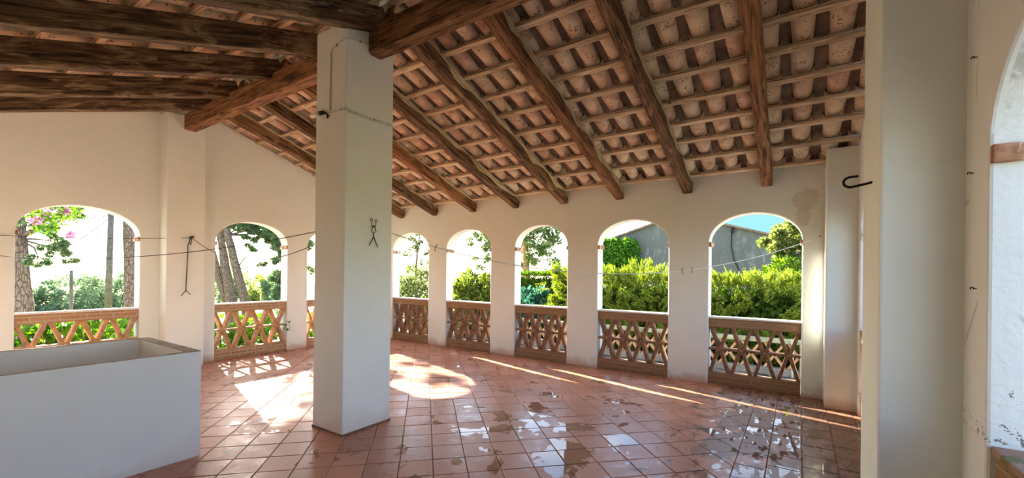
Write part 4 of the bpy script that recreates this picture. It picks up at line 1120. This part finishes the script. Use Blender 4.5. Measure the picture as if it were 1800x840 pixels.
# trees beyond the arcade
branchy_tree('tall_tree', 'tall golden-barked tree with open leafy crown behind the clipped hedge', 'tree', (-11.85, 19, GROUND),
    [(-11.85, 19, GROUND-0.1), (-11.82, 19, 1.2), (-11.80, 19, 2.4), (-11.9, 19, 3.4), (-12.0, 19, 5.2)], [0.24, 0.20, 0.17, 0.12, 0.06], M['gold_branch'],
    [((-12.4, 19.2, 3.9), 0.6), ((-11.3, 19.1, 4.1), 0.7), ((-11.7, 19, 4.8), 0.7), ((-10.5, 19, 3.95), 0.55), ((-12.4, 19.2, 3.0), 0.5), ((-11.1, 19.1, 3.2), 0.65), ((-10.6, 19, 2.75), 0.42), ((-11.2, 18.9, 2.35), 0.42), ((-12.3, 19.2, 2.2), 0.42), ((-10.25, 19, 2.2), 0.22), ((-9.9, 19, 2.1), 0.18), ((-11.9, 18.6, 3.5), 0.45), ((-10.2, 19.2, 3.3), 0.3)], 3600, 0.15, 'euc', 81, wr=0.4, open_=1.9)
branchy_tree('slender_tree', 'thin tree with sparse drooping twigs in the second arch', 'tree', (-9.4, 13.5, GROUND),
    [(-9.3, 13.5, GROUND-0.1), (-9.3, 13.5, 1.0), (-9.4, 13.5, 2.2), (-9.6, 13.5, 3.4), (-9.7, 13.5, 4.4)], [0.07, 0.06, 0.05, 0.035, 0.02], M['branch'],
    [((-10.5, 13.3, 3.05), 0.24), ((-10.0, 13.3, 2.95), 0.30), ((-9.7, 13.3, 3.3), 0.36), ((-9.6, 13.3, 2.6), 0.24), ((-9.9, 13.3, 2.1), 0.22), ((-9.5, 13.3, 2.15), 0.22), ((-10.6, 13.3, 2.15), 0.12), ((-10.4, 13.4, 3.5), 0.4), ((-10.1, 13.2, 2.55), 0.20), ((-10.3, 13.2, 1.75), 0.14), ((-9.55, 13.3, 1.75), 0.25), ((-10.9, 13.3, 2.8), 0.16), ((-9.9, 13.2, 3.0), 0.3)], 5200, 0.13, 'euc', 82, wr=0.35, open_=1.6)
branchy_tree('slender_tree', 'wispy twigs against white sky in the arch beside the column', 'tree', (-13.2, 12.6, GROUND),
    [(-13.3, 12.6, GROUND-0.1), (-13.2, 12.6, 1.6), (-13.1, 12.6, 2.6), (-12.9, 12.6, 3.4)], [0.06, 0.05, 0.035, 0.015], M['branch'],
    [((-12.9, 12.5, 2.75), 0.17), ((-13.2, 12.5, 2.55), 0.18), ((-12.5, 12.5, 3.15), 0.15), ((-12.8, 12.5, 2.0), 0.12), ((-12.3, 12.5, 2.0), 0.14), ((-13.1, 12.5, 3.3), 0.22), ((-13.5, 12.5, 2.35), 0.16), ((-13.3, 12.5, 1.75), 0.18), ((-12.6, 12.5, 2.4), 0.12), ((-13.4, 12.5, 2.9), 0.18)], 5200, 0.12, 'olive', 83, wr=0.3, open_=1.7)
branchy_tree('oak_tree', 'pale green rounded tree beside the stained building, darker below', 'tree', (-0.25, 18.2, GROUND),
    [(-0.25, 18.2, GROUND-0.1), (-0.3, 18.2, 1.0), (-0.25, 18.2, 2.2), (-0.2, 18.2, 3.2)], [0.16, 0.13, 0.10, 0.05], M['branch'],
    [((-0.25, 18, 3.10), 0.62), ((0.2, 18, 3.45), 0.65), ((-0.80, 18, 2.72), 0.46), ((-0.3, 18, 2.5), 0.5), ((0.4, 18, 2.7), 0.7), ((1.0, 18.2, 3.2), 0.8)], 12000, 0.11, 'oak', 84, wr=0.6)
bush('evergreen_shrub', 'dark green shrub under the pale tree beside the stained building', 'bush', (-0.15, 17.6, 1.55), (0.95, 0.6, 0.85), 6000, 0.12, 'clipped', 85)

# old building with stained gable
def old_building():
    t = thing('old_building', 'old building with stained grey gable wall and sloping tile verge', 'building', (-5.24, 24, GROUND))
    bx = lambda x: x+5.24
    prof = [(-10.6, 3.12), (-6.6, 4.38), (-5.24, 4.76), (-3.18, 4.14), (0.1, 3.15)]
    V = [(bx(x), 0, z-GROUND) for x, z in prof] + [(bx(0.1), 0, -0.1), (bx(-10.6), 0, -0.1)]
    n = len(V); V2 = [(a, 7, c) for a, b, c in V]
    m = MB(); m.add(V+V2, [tuple(range(n)), tuple(reversed(range(n, 2*n)))] + [(i, n+i, n+(i+1) % n, (i+1) % n) for i in range(n)])
    m.build('gable_wall', M['oldwall'], t, weld=True)
    m = MB()
    for (a, b) in zip(prof[:-1], prof[1:]):
        m.bar((bx(a[0]), -0.04, a[1]-GROUND+0.035), (bx(b[0]), -0.04, b[1]-GROUND+0.035), 0.26, 0.09)
    o = m.build('roof_verge', M['roofcover'], t)
    m = MB(); m.box((bx(-2.86), -0.16, 3.72-GROUND), (bx(-2.72), 0.0, 3.95-GROUND)); m.tube([(bx(-2.79), -0.10, 3.98-GROUND), (bx(-2.79), -0.02, 4.05-GROUND)], 0.03, 8)
    o = m.build('wall_lamp', M['iron'], t, bevel=0.02); o['label'] = 'small dark wall lamp'
    m = MB(); m.tube([(bx(-2.82), -0.03, 3.72-GROUND), (bx(-2.85), -0.03, 3.1-GROUND), (bx(-2.72), -0.03, 2.4-GROUND), (bx(-2.36), -0.03, 1.6-GROUND)], 0.022, 6)
    o = m.build('cable', M['iron'], t)
    m = MB(); m.box((bx(-1.0), -0.35, 0), (bx(0.1), 0.0, 2.15-GROUND)); o = m.build('lower_annex', M['oldwall'], t, bevel=0.03)
    m = MB(); m.box((bx(-0.62), -0.42, 0), (bx(-0.50), -0.3, 1.95-GROUND)); o = m.build('corner_post', M['pole'], t, bevel=0.01)
old_building()
def ivy():
    t = plant('ivy', 'bright green ivy covering the low end of the old building', 'ivy', (-8.6, 23.8, GROUND)); o = np.array(t.location)
    Cs, Ds = [], []
    for i, (x, z, r) in enumerate([(-8.9, 2.9, 0.75), (-8.1, 2.9, 0.75), (-7.75, 2.2, 0.55), (-8.6, 2.0, 0.9), (-9.4, 2.4, 0.9), (-8.1, 1.2, 0.8), (-9.0, 1.0, 0.9), (-9.5, 3.1, 0.6)]):
        C, d = fluffy(1500, (x, 23.75, z), (r, 0.35, r), 500+i, 0.3); Cs.append(C); Ds.append(d)
    C = np.concatenate(Cs); Dd = np.concatenate(Ds); g = np.random.default_rng(9); Dr = Dd*0.5+g.normal(size=C.shape)*0.5; Dr[:, 2] -= 0.4
    link('foliage', leaf_mesh('foliage', C-o, Dr, 0.16, 0.13, 3), M['ivy'], t)
    for k in range(5):
        m = MB(); x = -1.0+0.45*k; m.tube([(x, 0.15, 0), (x+0.1, 0.17, 1.2), (x-0.1, 0.17, 2.8)], [0.03, 0.02, 0.01], 6); m.build('stem', M['branch'], t)
ivy()

# ------------------------------------------------------------------ sky, sun, camera
SUN_AZ, SUN_EL = R(15.0), R(25.2)
to_sun = Vector((-math.cos(SUN_EL)*math.cos(SUN_AZ), math.cos(SUN_EL)*math.sin(SUN_AZ), math.sin(SUN_EL)))
w = D.worlds.new('World'); SC.world = w; w.use_nodes = True
nt = w.node_tree; nt.nodes.clear()
out = nt.nodes.new('ShaderNodeOutputWorld'); bg = nt.nodes.new('ShaderNodeBackground'); nt.links.new(bg.outputs[0], out.inputs[0])
sky = nt.nodes.new('ShaderNodeTexSky'); sky.sky_type = 'NISHITA'; sky.sun_disc = False
sky.sun_elevation = SUN_EL; sky.sun_rotation = math.atan2(to_sun.x, to_sun.y)
sky.air_density = 1.0; sky.dust_density = 1.0; sky.ozone_density = 1.0
tc = nt.nodes.new('ShaderNodeTexCoord'); mp = nt.nodes.new('ShaderNodeMapping'); mp.inputs['Scale'].default_value = (1, 1, 3.0); nt.links.new(tc.outputs['Generated'], mp.inputs[0])
nz = nt.nodes.new('ShaderNodeTexNoise'); nz.inputs['Scale'].default_value = 2.3; nz.inputs['Detail'].default_value = 7; nz.inputs['Roughness'].default_value = 0.55; nt.links.new(mp.outputs[0], nz.inputs['Vector'])
rp = nt.nodes.new('ShaderNodeValToRGB'); rp.color_ramp.elements[0].position = 0.50; rp.color_ramp.elements[0].color = (0, 0, 0, 1); rp.color_ramp.elements[1].position = 0.72; rp.color_ramp.elements[1].color = (0.85, 0.85, 0.85, 1); nt.links.new(nz.outputs['Fac'], rp.inputs[0])
mx = nt.nodes.new('ShaderNodeMix'); mx.data_type = 'RGBA'; nt.links.new(sky.outputs[0], mx.inputs[6]); mx.inputs[7].default_value = (7.0, 7.2, 7.6, 1)
# a clear pale-blue gap in the clouds low in the sky beyond the arcade
gp = nt.nodes.new('ShaderNodeSeparateXYZ'); nt.links.new(tc.outputs['Generated'], gp.inputs[0])
def mrange(sock, a, b, c, d):
    m = nt.nodes.new('ShaderNodeMapRange'); m.interpolation_type = 'SMOOTHSTEP'; nt.links.new(sock, m.inputs[0])
    for k, v in zip((1, 2, 3, 4), (a, b, c, d)): m.inputs[k].default_value = v
    return m.outputs[0]
def mul(a, b):
    m = nt.nodes.new('ShaderNodeMath'); m.operation = 'MULTIPLY'; nt.links.new(a, m.inputs[0]); nt.links.new(b, m.inputs[1]); return m.outputs[0]
nt.links.new(mul(rp.outputs[0], mrange(gp.outputs[0], -0.1, 0.35, 1, 0)), mx.inputs[0])
gapf = mul(mul(mrange(gp.outputs[0], -0.42, -0.12, 0, 1), mrange(gp.outputs[0], 0.25, 0.6, 1, 0)), mul(mrange(gp.outputs[1], 0.3, 0.6, 0, 1), mrange(gp.outputs[2], 0.13, 0.24, 1, 0)))
mx2 = nt.nodes.new('ShaderNodeMix'); mx2.data_type = 'RGBA'; nt.links.new(gapf, mx2.inputs[0]); nt.links.new(mx.outputs[2], mx2.inputs[6])
mx2.inputs[7].default_value = (0.50, 1.12, 1.40, 1)
mx3 = nt.nodes.new('ShaderNodeMix'); mx3.data_type = 'RGBA'; mx3.blend_type = 'MULTIPLY'; nt.links.new(mrange(gp.outputs[0], 0.15, 0.6, 0, 1), mx3.inputs[0])
nt.links.new(mx2.outputs[2], mx3.inputs[6]); mx3.inputs[7].default_value = (1.0, 1.06, 1.22, 1)
nt.links.new(mx3.outputs[2], bg.inputs[0]); bg.inputs[1].default_value = 0.30
sl = D.lights.new('sun', 'SUN'); sl.energy = 17.0; sl.angle = R(0.6); sl.color = (1.0, 0.94, 0.83)
so = D.objects.new('sun', sl); COL.objects.link(so); so.location = (-30, 10, 20); so.rotation_euler = to_sun.to_track_quat('Z', 'Y').to_euler()

cam = D.cameras.new('camera'); co = D.objects.new('camera', cam); COL.objects.link(co)
yaw, roll = R(33.722), R(0.6794)
fw = Vector((-math.sin(yaw), math.cos(yaw), 0)); r0 = Vector((math.cos(yaw), math.sin(yaw), 0)); u0 = Vector((0, 0, 1))
rt = r0*math.cos(roll)+u0*math.sin(roll); up = -r0*math.sin(roll)+u0*math.cos(roll)
co.matrix_world = Matrix(((rt.x, up.x, -fw.x, 0), (rt.y, up.y, -fw.y, 0), (rt.z, up.z, -fw.z, 1.6), (0, 0, 0, 1)))
cam.sensor_fit = 'HORIZONTAL'; cam.sensor_width = 36; cam.lens = 756.7/1800*36
cam.shift_y = (479.2-420)/1800; cam.clip_start = 0.05; cam.clip_end = 500
SC.camera = co
SC.view_settings.view_transform = 'Standard'; SC.view_settings.look = 'None'
SC.view_settings.exposure = 1.45; SC.view_settings.gamma = 1.0; SC.view_settings.use_curve_mapping = False
SC.cycles.use_denoising = True
SC.cycles.max_bounces = 10; SC.cycles.diffuse_bounces = 6; SC.cycles.glossy_bounces = 4; SC.cycles.transmission_bounces = 4
SC.cycles.sample_clamp_indirect = 8.0
